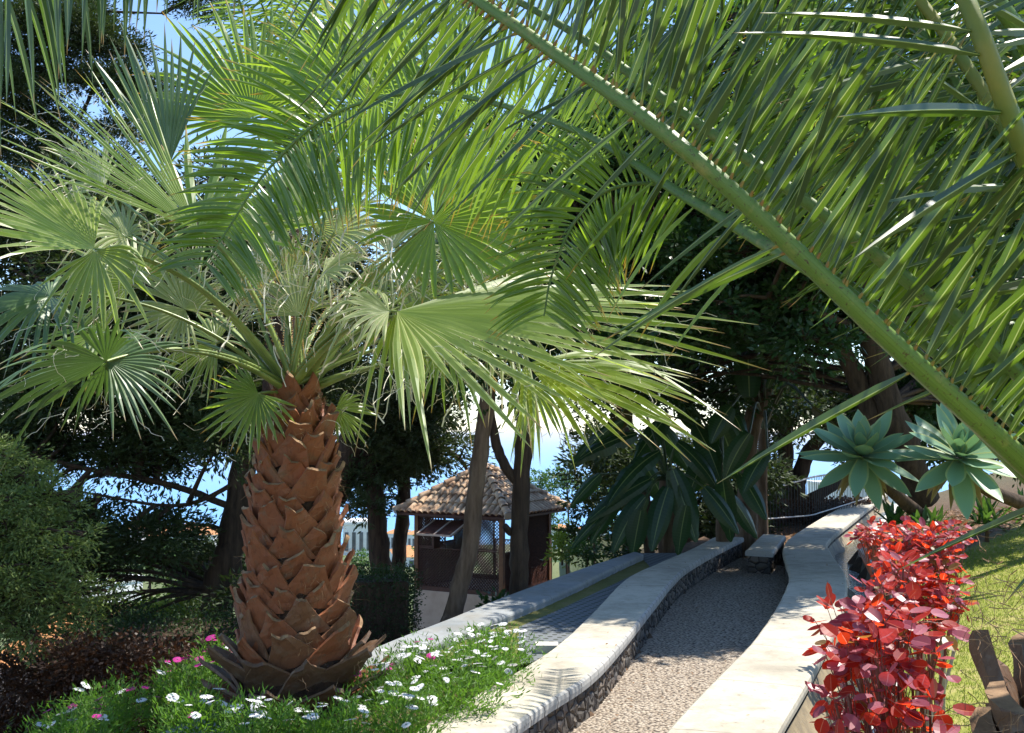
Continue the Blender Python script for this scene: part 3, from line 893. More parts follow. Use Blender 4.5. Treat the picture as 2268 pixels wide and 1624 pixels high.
# the crown's upper fronds, above the picture: they shade the ones in view
for (ex, ey, ez, b) in [(.2, 4.2, 4.6, 1.2), (1.0, 6.2, 4.9, 1.3), (1.4, 5.2, 5.6, .9), (.6, 2.2, 4.6, 1.3), (2.2, 9.1, 4.0, .9), (-.4, 5.4, 4.4, 1.4), (1.9, 4.2, 5.9, .6)]:
    c_ = np.array([2.2, 3.05, 1.9]); e_ = np.array([ex, ey, ez])
    m1 = c_ + (e_ - c_) * .35 + [0, 0, b]; m2 = c_ + (e_ - c_) * .7 + [0, 0, b * .9]
    pts_ = spline([c_, m1, m2, e_], 8)
    frond(DP, None, .035, .008, .55, .032, .06, .2, N=nz(np.cross(np.cross(e_ - c_, [0, 0, 1.0]), e_ - c_)), droop=.5, rank=.4, fwd=.4, nseg=4, n=30, world=pts_) if ey < 9 else frond(DP, None, .03, .008, .50, .03, .05, .58, N=nz(np.cross(np.cross(e_ - c_, [0, 0, 1.0]), e_ - c_)), droop=.4, rank=.1, fwd=.3, nseg=4, n=40, world=pts_)
# stump of the date palm with big cut leaf bases
def big_boot(mesh, base, out, upv, L, w0, w1, th, mi_cut=1, curve=.12):
    side = nz(np.cross(upv, out))
    n = 7; m = 5
    rows_o, rows_i = [], []
    for i in range(n):
        t = i / (n - 1)
        c = base + upv * L * t + out * (curve * L * (t ** 1.6))
        w = (w0 * (1 - t) ** 1.2 + w1 * (1 - (1 - t) ** 1.2)) / 2
        ro, ri = [], []
        for j in range(m):
            u = j / (m - 1) * 2 - 1
            bulge = (1 - u * u) * th * .9
            rag = random.uniform(-.004, .004)
            ro.append(c + side * (w * u + rag) + out * (th * .5 + bulge + rag))
            ri.append(c + side * w * u * .97 + out * (-th * .5 + bulge * .4))
        rows_o.append(ro); rows_i.append(ri)
    skew = random.uniform(-.2, .2); notch = random.uniform(-.04, .12)
    for j in range(m):
        u = j / (m - 1) * 2 - 1
        q_ = skew * u - notch * (1 - abs(u)) + random.uniform(-.03, .03); rows_o[-1][j] = rows_o[-1][j] + upv * L * q_; rows_i[-1][j] = rows_i[-1][j] + upv * L * (q_ + .03)
    mesh.grid(rows_o, None, 0); mesh.grid([r[::-1] for r in rows_i], None, 0)
    for j0, jj in ((0, 0), (m - 1, m - 1)):
        q = [[rows_o[i][jj], rows_i[i][jj]] for i in range(n)]
        if j0 == 0: q = [r[::-1] for r in q]
        mesh.grid(q, None, 0)
    mesh.grid([rows_o[-1], rows_i[-1]], None, mi_cut)

def fibres(mesh, c, k, L, r=.0022, spread=1.0, down=.6, mi=0):
    for _ in range(k):
        p = c + np.array([random.gauss(0, .03) for _ in range(3)]) * spread
        d = nz([random.gauss(0, 1), random.gauss(0, 1), random.gauss(-down, .8)])
        pts = [p]
        for i in range(5):
            d = nz(d + np.array([random.gauss(0, .6), random.gauss(0, .6), random.gauss(-.12, .5)]))
            pts.append(pts[-1] + d * L / 5)
        w = r
        s = nz(np.cross(d, (0.3, -1, .2)))
        mesh.grid([[q - s * w * (1 - i / 6), q + s * w * (1 - i / 6)] for i, q in enumerate(pts)], None, mi)

cx, cy = 1.93, 3.0
st = Mesh(); st.tube([(cx, cy, -.3), (cx, cy, .6), (cx, cy, 1.1), (cx, cy, 1.5), (cx + .08, cy, 1.8)], (.50, .50, .46, .34, .12), 20, wob=.05)
st.build('trunk', MAT['core'], DP)
for row in range(12):
    z = -.15 + row * .125
    for k in range(11):
        a = (k + .5 * (row % 2)) / 11 * 2 * math.pi + random.uniform(-.1, .1)
        out = np.array([math.cos(a), math.sin(a), 0])
        if out[0] > .45 and out[1] > -.2: continue
        bt = Mesh()
        big_boot(bt, np.array([cx, cy, z]) + out * (.45 - .10 * max(0, z - .7)), out, nz(np.array([0, 0, 1.0]) + out * (.10 + .2 * random.random()) + np.array([-out[1], out[0], 0]) * random.gauss(0, .2)), random.uniform(.18, .30), .30, random.uniform(.12, .19), .045, curve=.12)
        bt.build('cut_leaf_base', [MAT['boot_old'], MAT['boot_cut']], DP)
fb = Mesh()
for _ in range(120):
    a = random.uniform(math.pi * .7, math.pi * 1.75); z = random.uniform(.5, 1.8)
    fibres(fb, np.array([cx + .5 * math.cos(a), cy + .5 * math.sin(a), z]), 6, .16, .0018)
fb.build('trunk_fibres', MAT['fibre'], DP, kind='stuff')

# ------------------------------------------------------------------ fan palm
FPB = np.array([-1.52, 7.0, .22])
FP = thing('fan_palm', tuple(FPB), 'fan palm with stout orange-brown trunk of cut leaf bases rising from the daisy bed', 'palm tree')
prof = [(1570, .40), (1450, .40), (1300, .36), (1150, .315), (1000, .255), (900, .19), (850, .16)]
core = Mesh()
cpts = [W(655, py, 7.0) for py, r in prof]; crs = [r - .05 for py, r in prof]
core.tube(cpts, crs, 22, wob=.04); core.build('trunk', MAT['core'], FP)
zs = np.array([c[2] for c in cpts]); rs = np.array([r for _, r in prof])
axis_x = lambda z: np.interp(z, zs, [c[0] for c in cpts])
rad_at = lambda z: np.interp(z, zs, rs)
boots_ = []
fbm = Mesh()
zb = .30; row = 0; ztop = 2.42
while zb < ztop:
    rr = rad_at(zb)
    per = 9 if rr > .3 else (8 if rr > .22 else 6)
    for k in range(per):
        a = (k + .5 * (row % 2) + .13 * row) / per * 2 * math.pi + random.uniform(-.12, .12)
        out = np.array([math.cos(a), math.sin(a), 0])
        zz = zb + random.uniform(-.025, .025)
        r2 = rad_at(zz)
        low = max(0, 1 - (zz - .3) / .45)
        tilt = .17 + .16 * random.random() + low * 1.3
        base = np.array([axis_x(zz), 7.0, zz]) + out * (r2 - .085)
        sidev = np.array([-math.sin(a), math.cos(a), 0])
        upv = nz(np.array([0, 0, 1.0]) + out * tilt + sidev * random.gauss(0, .16))
        L = random.uniform(.18, .28) * (1 + low * .5) * (1 if rr > .22 else .8)
        w0 = 2 * math.pi * r2 / per * 1.55; w1 = random.uniform(.07, .15) * (1.0 if rr > .22 else .7)
        one = Mesh(); boots_.append((out[1] - .25 * abs(out[0]), 2 if low > .25 else 1 if random.random() < (1.25 - zz) * .8 else 0, one))
        big_boot(one, base, nz(out - upv * (out @ upv)), upv, L, w0, w1, .018, curve=.16)
        fibres(fbm, base + upv * L * .6 + out * .04, 7 if out[0] > .2 else 2, .13, .0013)
    zb += .118 if rr > .25 else .10; row += 1
boots_.sort(key=lambda q: q[0])
rest = Mesh()
for q, (s_, old_, mm_) in enumerate(boots_):
    if q < 100: mm_.build('leaf_base', [[MAT['boot'], MAT['boot_cut']], [MAT['boot_mid'], MAT['boot_cut']], [MAT['boot_old'], MAT['boot_old']]][old_], FP)
    else:
        for (F_, UV_, mi_), in [(c_,) for c_ in mm_.C]: rest.C.append((F_ + rest.nv, UV_, mi_))
        rest.V += mm_.V; rest.nv += mm_.nv
rest.build('leaf_bases', [MAT['boot'], MAT['boot_cut']], FP, kind='stuff')
fbm.build('trunk_fibres', MAT['fibre'], FP, kind='stuff')

def fan_leaf(T, hub, tip, N, spread, nseg, mat='fan', start=None, droop=.25, threads=10, R0=.44, cone=.10, arch=.22, label=None, pr=.020, ragged=.18):
    hub = W(*hub); tip = W(*tip)
    ax = tip - hub; Rr = np.linalg.norm(ax); ax = nz(ax)
    N = np.array(N, float); N = nz(N - ax * (N @ ax)); B = np.cross(ax, N)
    m = Mesh(); th = Mesh()
    spread = R(spread); dl = spread / nseg
    nr = 9
    sagdir = np.array([0, 0, -1.0])
    def at(theta, t, sag):
        d = ax * math.cos(theta) + B * math.sin(theta) + N * cone * (1 - math.cos(theta * .6) * .4)
        p = hub + d * Rr * lenf(theta) * t
        p = p + sagdir * droop * Rr * sag
        return p
    def lenf(theta): return .78 + .22 * math.cos(min(math.pi, abs(theta) * 1.1))
    tips = []
    for i in range(nseg):
        th0 = -spread / 2 + dl * (i + .5)
        k = 1 + random.uniform(-ragged, ragged * .6)
        lat = random.gauss(0, .06); dr = random.uniform(.3, 2.0)
        bent = random.random() < .2
        if random.random() < .05: continue
        V = []; UV = []
        for j in range(nr + 1):
            t = j / nr * k
            inner = min(1, t / R0)
            sg = 0 if t < R0 * .6 else ((t - R0 * .6)) ** 2 * dr
            if bent and t > .62: sg += (t - .62) ** 1.3 * 2.2
            if t <= R0: hw = dl / 2 * t
            else: hw = dl / 2 * R0 * max(.03, (1 - ((t - R0) / (k - R0)) ** 2.4)) * 1.0
            hw *= Rr * lenf(th0)
            c = at(th0 + lat * max(0, t - R0), t, sg)
            tn = -ax * math.sin(th0) + B * math.cos(th0)
            u = np.cross(tn, ax) if False else N
            tw = 0 if t < R0 else (t - R0) * lat * 14
            s = nz(tn * math.cos(tw) + N * math.sin(tw)); 
            hf = hw * random.uniform(.45, .9)
            V += [c - s * hw - N * hf * .5, c + N * hf * .5, c + s * hw - N * hf * .5]
            UV += [(0, t / k), (.5, t / k), (1, t / k)]
        F = []; FU = []
        for j in range(nr):
            for q in (0, 1):
                f = (j * 3 + q, j * 3 + q + 1, j * 3 + 4 + q, j * 3 + 3 + q)
                F.append(f); FU.append([UV[x] for x in f])
        m.arrays(V, F, FU, 0)
        tips.append((th0, dl / 2))
    for _ in range(threads):
        thq, e = random.choice(tips)
        t0 = random.uniform(R0, .85)
        p = at(thq + e, t0, max(0, t0 - R0 * .6) ** 2)
        d = nz(ax * math.cos(thq) + B * math.sin(thq) + sagdir * random.uniform(0, .9))
        pts = [p]
        Lt = random.uniform(.10, .30)
        for i in range(7):
            d = nz(d + np.array([random.gauss(0, .45), random.gauss(0, .45), random.gauss(-.18, .45)]))
            pts.append(pts[-1] + d * Lt / 7)
        s = nz(np.cross(d, (0, 1, .2)))
        th.grid([[q - s * .0016, q + s * .0016] for q in pts], None, 0)
    # petiole
    if start is None: start = FPB + [random.uniform(-.08, .08), random.uniform(-.08, .08), 2.25]
    start = np.array(start, float)
    mid = (start + hub) / 2 + np.array([0, 0, arch * np.linalg.norm(hub - start)])
    tt = np.linspace(0, 1, 24)[:, None]
    P = start * (1 - tt) ** 2 + 2 * mid * tt * (1 - tt) + hub * tt ** 2
    pm = Mesh(); pm.tube(P, (pr * 2.0, pr * 1.1, pr * .75), 8, flat=.5)
    fl = pm.build('fan_leaf', MAT['petiole'], T, smooth=True)
    if label: fl['label'] = label
    tm = Mesh()
    for i in range(2, 23):
        tg = nz(P[i] - P[i - 1]); s = nz(np.cross(tg, (0, 0, 1)))
        rr = pr * (2.0 - 1.25 * i / 23)
        for sd in (-1, 1):
            for h in (0, .5):
                q = P[i] * (1 - h) + P[i - 1] * h
                b = q + s * sd * rr * .9
                tm.poly([b - tg * .007, b + tg * .007, b + s * sd * .012 + tg * .005])
    tm.build('thorns', MAT['thorn'], fl)
    m.build('leaf_blade', MAT[mat], fl)
    if threads: th.build('threads', MAT['thread'], fl, kind='stuff')
    return fl

F = lambda *a, **k: fan_leaf(FP, *a, **k)
F((880, 690, 6.1), (1625, 770, 5.4), (.22, -.45, .82), 128, 36, 'fan', threads=70, droop=.12, arch=.25, label='biggest fan leaf, reaching right over the path')
F((1166, 805, 6.3), (1560, 930, 5.8), (.22, -.45, .82), 140, 28, 'fan', threads=34, droop=.15, arch=.16)
F((961, 491, 6.5), (1205, 350, 6.6), (-.15, -.95, .15), 338, 46, 'fan_green', threads=30, droop=.10, arch=.15, R0=.62, label='round fan leaf seen from below against the light')
F((436, 508, 6.3), (40, 170, 6.0), (.35, -.6, .7), 74, 22, 'fan', threads=60, droop=.05, arch=.3, R0=.3)
F((436, 512, 6.35), (600, 300, 6.8), (.1, -.9, .3), 150, 14, 'fan_green', threads=6, droop=.1, arch=.3, R0=.35)
F((208, 552, 6.0), (-110, 330, 5.8), (.3, -.5, .8), 130, 24, 'fan', threads=26, droop=.15, arch=.3)
F((212, 556, 6.0), (260, 720, 5.9), (0, -.9, .1), 170, 16, 'fan', threads=10, droop=.5, arch=.3)
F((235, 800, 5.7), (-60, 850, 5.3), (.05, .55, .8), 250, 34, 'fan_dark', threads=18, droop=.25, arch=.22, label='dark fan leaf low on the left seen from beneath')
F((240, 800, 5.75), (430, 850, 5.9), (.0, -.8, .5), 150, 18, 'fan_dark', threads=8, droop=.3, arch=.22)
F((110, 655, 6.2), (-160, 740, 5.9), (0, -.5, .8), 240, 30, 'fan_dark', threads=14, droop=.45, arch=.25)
F((572, 872, 6.75), (470, 985, 6.7), (-.2, -.95, .2), 230, 22, 'fan_green', threads=8, droop=.1, arch=.1)
F((410, 685, 7.3), (270, 590, 7.3), (0, -.9, .4), 300, 30, 'fan_pale', threads=24, droop=.2)
F((372, 372, 7.6), (330, 60, 7.6), (.1, -.8, .4), 60, 14, 'fan_dark', threads=8, droop=.05)
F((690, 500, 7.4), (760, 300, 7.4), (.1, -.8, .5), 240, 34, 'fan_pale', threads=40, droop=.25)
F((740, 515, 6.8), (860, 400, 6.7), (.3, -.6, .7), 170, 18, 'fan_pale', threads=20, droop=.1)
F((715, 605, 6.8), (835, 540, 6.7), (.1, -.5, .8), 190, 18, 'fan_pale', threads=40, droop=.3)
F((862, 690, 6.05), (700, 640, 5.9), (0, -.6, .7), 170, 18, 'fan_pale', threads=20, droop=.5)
F((875, 700, 6.1), (900, 850, 6.0), (.1, -.9, .2), 120, 12, 'fan', threads=16, droop=.7)
F((860, 560, 7.6), (1060, 500, 7.6), (0, -.8, .5), 230, 28, 'fan_pale', threads=50, droop=.35)
F((780, 210, 7.7), (830, -80, 7.9), (0, -.9, .4), 220, 34, 'fan_green', threads=20, droop=.15)
F((560, 260, 7.8), (490, -20, 7.9), (0, -.9, .4), 200, 34, 'fan_green', threads=20, droop=.15)
F((745, 905, 7.3), (830, 960, 7.4), (.3, -.8, .4), 200, 18, 'fan', threads=10, droop=.2, arch=.05)
F((300, 625, 7.9), (160, 500, 8.0), (0, -.8, .5), 260, 30, 'fan', threads=30, droop=.25)
F((985, 745, 6.9), (1100, 880, 6.8), (.1, -.85, .4), 200, 26, 'fan_green', threads=40, droop=.3, arch=.14)
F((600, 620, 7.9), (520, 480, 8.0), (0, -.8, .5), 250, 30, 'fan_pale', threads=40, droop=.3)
F((1060, 640, 7.7), (1200, 560, 7.8), (0, -.8, .5), 250, 30, 'fan', threads=50, droop=.35)
F((480, 760, 7.8), (330, 760, 7.9), (0, -.8, .5), 220, 28, 'fan', threads=30, droop=.4)
F((1180, 850, 7.2), (1230, 960, 7.2), (0, -.95, .2), 150, 14, 'fan', threads=16, droop=.6)
F((660, 700, 7.0), (640, 560, 7.1), (0, -.9, .3), 160, 20, 'fan_pale', threads=50, droop=.25, arch=.02)
rs_ = random.Random(5)
for _ in range(14):
    hx, hy, hd = rs_.uniform(180, 1120), rs_.uniform(360, 740), rs_.uniform(7.2, 8.1)
    aa = math.atan2(hy - 760, hx - 650) + rs_.uniform(-.4, .4); rl = rs_.uniform(190, 300)
    F((hx, hy, hd), (hx + rl * math.cos(aa), hy + rl * math.sin(aa) + 30, hd - .3), (rs_.uniform(0, .4), -.6, .7), rs_.uniform(110, 230), 22, rs_.choice(['fan', 'fan_pale', 'fan', 'fan_green']), threads=22, droop=rs_.uniform(.1, .5), arch=.15, R0=rs_.uniform(.28, .4), ragged=.28)
# loose dead threads in the crown
td = Mesh()
for _ in range(380):
    p = W(random.gauss(740, 200), random.gauss(600, 110), random.uniform(6.4, 7.8))
    d = nz([random.gauss(0, 1), random.gauss(0, .5), random.gauss(-.2, 1)]); pts = [p]
    L = random.uniform(.15, .45)
    for i in range(7):
        d = nz(d + np.array([random.gauss(0, .3), random.gauss(0, .3), random.gauss(-.25, .3)])); pts.append(pts[-1] + d * L / 7)
    s = nz(np.cross(d, (0, 1, .2))); w = random.uniform(.0012, .0055)
    td.grid([[q - s * w, q + s * w] for q in pts])
td.build('dry_threads', MAT['thread'], FP, kind='stuff')

# ------------------------------------------------------------------ feather palm further back, upper centre
BP = thing('feather_palm', tuple(W(600, 1500, 11.0) * [1, 1, 0] + [0, 0, -.4]), 'paler feather palm behind the fan palm with fronds fanning up to the top edge', 'palm tree')
tp = Mesh(); tp.tube([W(600, 1500, 11.0), W(610, 900, 11.0), W(640, 420, 11.0)], (.2, .16, .16), 12, wob=.05); tp.build('trunk', MAT['core'], BP)
for tx, ty, dd in [(420, -250, 9.5), (520, -120, 10), (620, -260, 10), (780, -220, 10.2), (960, -200, 10.4), (1130, -60, 10.2), (1250, 120, 10), (880, -60, 9.6), (700, -60, 9.2), (1080, 200, 9.4), (1330, 330, 9.6)]:
    mx, my = (640 + tx) / 2 + random.uniform(-30, 30), (440 + ty) / 2 - 60
    frond(BP, [(640, 430, 11), (mx, my, (11 + dd) / 2), (tx, ty, dd)], .025, .006, .62, .026, .045, .12, N=(.1, .8, .5), droop=.7, rank=.4, fwd=.5, mat='frond_back', n=30, nseg=4)
# ------------------------------------------------------------------ trees
tree('cypress', 'dark cypress on the left whose leaning trunk stands just behind the fan palm',
     [([W(440, 1500, 13), W(470, 1380, 13), W(500, 1250, 13), W(525, 1130, 13.1), W(560, 900, 13.4), W(610, 600, 13.8), W(660, 300, 14)], .24, .10),
      ([W(530, 1130, 13.1), W(380, 1075, 13), W(200, 1040, 12.6), W(40, 1000, 12.4)], .05, .02),
      ([W(540, 1060, 13.2), W(400, 1120, 12.5), W(180, 1090, 12)], .035, .012),
      ([W(560, 900, 13.4), W(380, 850, 13), W(120, 830, 12.6)], .07, .02),
      ([W(600, 650, 13.7), W(400, 600, 13.4), W(100, 640, 13)], .07, .02)],
     fill(-40, 480, 560, 1330, 11.5, 15, 66, 150, [(202, 940, 55, 22), (40, 1035, 60, 20), (200, 1062, 90, 14), (350, 1112, 190, 16), (500, 1165, 55, 14), (505, 1055, 50, 22), (230, 650, 40, 18), (60, 600, 50, 14), (235, 1330, 60, 50), (360, 1330, 110, 50), (100, 1400, 200, 40)], ry=.42)
     + fill(-40, 800, 560, 1010, 12, 15, 60, 26, [(202, 940, 55, 18)], ry=.5) + fill(560, 560, 780, 860, 13, 15, 60, 14, ry=.6)
     + fill(-40, 430, 320, 660, 13, 15, 60, 22, [(60, 610, 30, 10)], ry=.5) + fill(20, 1350, 330, 1400, 12, 14, 40, 5, ry=.5) + fill(-40, 330, 480, 560, 12.5, 15, 60, 18, [(330, 330, 60, 40)], ry=.5),
     MAT['conifer'], MAT['bark'], L=.10, Wd=.032, per=300, spray=.38, m=15)
tree('pine', 'tall pine at the upper left with flat sprays against the open sky',
     [([W(-160, 1500, 15), W(-150, 800, 15), W(-140, 200, 15), W(-130, -300, 15)], .3, .15),
      ([W(-140, 300, 15), W(60, 180, 14.6), W(300, 200, 14.2), W(420, 185, 14)], .05, .012),
      ([W(-140, 150, 15), W(60, 90, 14.6), W(270, 120, 14.2)], .05, .012),
      ([W(-140, 0, 15), W(100, 20, 14.6), W(360, 30, 14.2)], .05, .012)],
     [clump_px(x, y, 14.2 + random.uniform(-.4, .4), rx, ry) for x, y, rx, ry in [(270, 110, 60, 18), (220, 85, 60, 26), (150, 60, 80, 40), (60, 60, 90, 50), (290, 185, 70, 14), (240, 180, 60, 20), (330, 230, 60, 16), (160, 10, 80, 24), (100, 150, 90, 34), (0, 200, 90, 50), (90, 260, 80, 26), (260, 290, 50, 20), (30, 330, 90, 40), (450, 0, 60, 22), (140, 340, 60, 26)]],
     MAT['conifer'], MAT['bark'], L=.07, Wd=.022, per=800, spray=.24, m=16)
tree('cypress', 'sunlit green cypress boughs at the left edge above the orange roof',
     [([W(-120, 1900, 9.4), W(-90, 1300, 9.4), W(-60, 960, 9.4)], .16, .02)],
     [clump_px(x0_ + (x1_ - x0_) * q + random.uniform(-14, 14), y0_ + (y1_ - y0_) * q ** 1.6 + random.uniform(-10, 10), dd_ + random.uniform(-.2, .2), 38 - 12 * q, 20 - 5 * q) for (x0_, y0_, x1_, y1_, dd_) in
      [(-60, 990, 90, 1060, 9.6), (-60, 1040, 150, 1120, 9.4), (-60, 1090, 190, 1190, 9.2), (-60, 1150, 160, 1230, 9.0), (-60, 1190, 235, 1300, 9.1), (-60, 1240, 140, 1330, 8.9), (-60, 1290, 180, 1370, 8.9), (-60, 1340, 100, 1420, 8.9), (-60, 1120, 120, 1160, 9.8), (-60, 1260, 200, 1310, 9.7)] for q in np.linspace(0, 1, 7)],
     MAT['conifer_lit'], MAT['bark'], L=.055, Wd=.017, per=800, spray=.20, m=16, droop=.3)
tree('cypress', 'gnarled twin-trunked cypress left of the gazebo with dark hanging boughs',
     [([W(850, 1320, 27), W(838, 1180, 27), W(825, 1060, 27), W(805, 950, 27)], .30, .20),
      ([W(876, 1320, 28), W(888, 1180, 28), W(893, 1080, 28), W(885, 900, 28)], .21, .17),
      ([W(600, 1420, 27), W(650, 1290, 27), W(700, 1150, 27), W(775, 1000, 27), W(860, 860, 27), W(960, 700, 27)], .58, .42),
      ([W(880, 1040, 28), W(940, 980, 27.6), W(1010, 1010, 27), W(1040, 1050, 27)], .10, .04),
      ([W(885, 980, 28), W(960, 920, 27.6), W(1030, 880, 27)], .10, .05)],
     fill(775, 850, 960, 1060, 26, 29, 44, 46, [(880, 1090, 30, 20)], ry=.7) + fill(920, 850, 1060, 1080, 26, 29, 24, 13, [(985, 1010, 26, 22), (1020, 930, 14, 20)], ry=.6)
     + fill(770, 1060, 860, 1130, 26, 28, 22, 7, ry=.6) + fill(700, 620, 1000, 860, 25, 29, 60, 28, ry=.6),
     MAT['conifer'], MAT['bark'], L=.16, Wd=.06, per=110, spray=.40, m=14)
tree('slender_tree', 'leaning slender bare-stemmed tree in front of the gazebo, nearer the camera of the two',
     [([W(1000, 1378, 12), W(1014, 1310, 12), W(1042, 1210, 12), W(1058, 1050, 12), W(1078, 900, 12), W(1095, 700, 12.1), W(1100, 560, 12.2)], .115, .085),
      ([W(985, 1385, 11.9), W(1002, 1345, 12), W(1018, 1300, 12)], .07, .06)],
     fill(930, 600, 1140, 840, 11.5, 13, 50, 22, ry=.6), MAT['broad'], MAT['bark_pale'], L=.11, Wd=.055, per=150)
tree('slender_tree', 'upright tree with a curving side branch in front of the gazebo doorway',
     [([W(1150, 1322, 13), W(1150, 1240, 13), W(1153, 1130, 13), W(1158, 1000, 13), W(1166, 880, 13), W(1185, 700, 13.2), W(1200, 560, 13.3)], .125, .10),
      ([W(1153, 1072, 13), W(1120, 1035, 13), W(1098, 980, 13), W(1085, 900, 13.1), W(1060, 780, 13.2)], .075, .05),
      ([W(1130, 1180, 13), W(1118, 1165, 12.9)], .05, .04)],
     fill(1130, 560, 1360, 850, 12, 14.5, 52, 26, ry=.6), MAT['broad'], MAT['bark'], L=.11, Wd=.055, per=150)

SHADE = [(np.array([random.uniform(3.4, 5.6), random.uniform(12.0, 14.6), random.uniform(4.8, 6.5)]), (.55, .55, .32)) for _ in range(34)] + [(np.array([random.uniform(4.5, 9), random.uniform(15.2, 20.5), random.uniform(4.2, 6.8)]), (.55, .55, .32)) for _ in range(60)] + [(np.array([random.uniform(1.0, 6), random.uniform(12.8, 20), random.uniform(5.6, 8)]), (.6, .6, .35)) for _ in range(70)]  # canopy clumps added overhead to cast shade on the path and walls
BIG = [([W(2050, 1110, 14.2), W(1995, 960, 14), W(1950, 830, 14), W(1915, 700, 14), W(1880, 560, 14), W(1840, 300, 14), W(1800, 0, 14)], .20, .13),
       ([W(1975, 1000, 14.2), W(1915, 880, 14.2), W(1860, 760, 14.2), W(1780, 640, 14.4), W(1700, 560, 14.4)], .17, .06),
       ([W(1890, 800, 14.1), W(1820, 755, 14.1), W(1750, 735, 14), W(1700, 700, 14)], .06, .02),
       ([W(1880, 720, 14), W(1800, 690, 13.8), W(1700, 660, 13.6)], .06, .02),
       ([W(1905, 660, 14), W(1650, 560, 13.8), W(1450, 560, 13.6), W(1300, 600, 13.4)], .08, .02),
       ([W(1870, 480, 14), W(2050, 300, 14), W(2250, 250, 14)], .12, .04)]
tree('spreading_tree', 'big dark tree leaning left behind the agaves, its canopy roofing the middle of the garden', BIG,
     fill(1240, 520, 1900, 770, 13, 17, 58, 95, [(1640, 790, 50, 10)], ry=.5) + fill(1950, 620, 2330, 1010, 14.5, 17, 60, 60, [(2110, 760, 14, 14)], ry=.6)
     + fill(1290, 760, 1680, 900, 16.5, 19, 50, 26, [(1230, 960, 70, 60)], ry=.6) + fill(1350, -60, 2330, 560, 14, 18, 66, 74, [(2000, 150, 26, 20), (1340, 30, 60, 30), (1480, 180, 40, 20)], ry=.6)
     + fill(900, 250, 1400, 560, 14, 17, 60, 40, [(1000, 420, 60, 30)], ry=.6)
     + SHADE,
     MAT['broad'], MAT['bark'], L=.12, Wd=.055, per=150, spray=.34, m=12)
tree('spreading_tree', 'dark tree standing left of the railing with a pale sunlit strip down its trunk',
     [([W(1652, 1235, 18.8), W(1656, 1110, 18.8), W(1657, 1010, 18.8), W(1665, 940, 18.8), W(1690, 860, 18.8), W(1702, 760, 18.8)], .20, .15)],
     fill(1600, 740, 1800, 900, 18, 20, 50, 10, ry=.6), MAT['broad'], MAT['bark_pale'], L=.11, Wd=.05, per=55)
tree('cypress', 'twin-trunked cypress growing beyond the railing against the blue sea',
     [([W(1733, 1150, 26), W(1735, 1060, 26), W(1740, 980, 26), W(1735, 850, 26)], .24, .17),
      ([W(1765, 1150, 26), W(1768, 1060, 26), W(1800, 990, 26), W(1850, 935, 26), W(1880, 880, 26)], .24, .12),
      ([W(1760, 1130, 26.2), W(1830, 1085, 26.2), W(1885, 1045, 26.2), W(1930, 1010, 26.2)], .16, .12)],
     fill(1660, 830, 1960, 950, 24, 28, 44, 34, [(1790, 950, 24, 16), (1850, 1000, 30, 30)], ry=.55) + fill(1660, 960, 1715, 1090, 25, 27, 22, 9, ry=.8) + fill(1840, 960, 1900, 1010, 25, 27, 18, 5, ry=.8)
     + fill(1700, 880, 1800, 950, 23, 24, 34, 8, ry=.5),
     MAT['conifer'], MAT['bark'], L=.17, Wd=.06, per=120, spray=.5, m=12)

tree('cypress', 'dark cypress added behind the big-leaved plants to dapple the gazebo roof with shade',  # upper boughs added out of sight to throw dappled shade on the gazebo
     [([W(1400, 1260, 26), W(1395, 1100, 26), W(1385, 900, 26), W(1380, 700, 26)], .22, .14)],
     [(np.array([random.uniform(1.4, 4.6), random.uniform(24.6, 27.2), random.uniform(4.4, 6.8)]), (.5, .5, .3)) for _ in range(22)] + fill(1300, 980, 1700, 1200, 21, 24, 46, 34, [(1450, 1075, 30, 20), (1360, 1150, 40, 10)], ry=.7),
     MAT['conifer'], MAT['bark'], L=.16, Wd=.06, per=90, spray=.4, m=13)
# row of far trees on the slope, each its own crown and trunk
far = [(1190, 1075, 46, 42, 'round green tree on the slope right behind the gazebo roof'), (1255, 1060, 44, 36, 'green tree with a knobbly top right of the gazebo roof'),
       (1310, 1075, 40, 40, 'dark round tree between the gazebo roof and the big-leaved plants'), (1110, 1050, 50, 30, 'small tree top showing over the gazebo roof ridge between the two slender stems'),
       (1215, 1140, 42, 40, 'low dark tree close behind the right eave of the gazebo'), (800, 1240, 60, 26, 'grey-green tree in front of the white villa'), (960, 1215, 70, 34, 'pale tree seen through the gazebo window'), (1040, 1220, 60, 30, 'tree seen through the gazebo lattice'),
       (1250, 1190, 40, 30, 'grey-green bush below the right eave of the gazebo'), (1370, 1180, 50, 44, 'dark tree behind the big-leaved plants'), (1500, 1160, 50, 40, 'dark tree in the deep shade behind the big-leaved plants'),
       (420, 1240, 34, 70, 'broad green tree on the slope left of the fan palm trunk'), (330, 1230, 38, 60, 'green tree above the yellow-green bush'), (500, 1230, 42, 50, 'green tree showing just left of the fan palm trunk'), (250, 1240, 44, 60, 'dark green tree above the white apartment block'),
       (1620, 1170, 36, 40, 'dark tree left of the railing'), (780, 1290, 50, 26, 'pale bush below the white villa')]
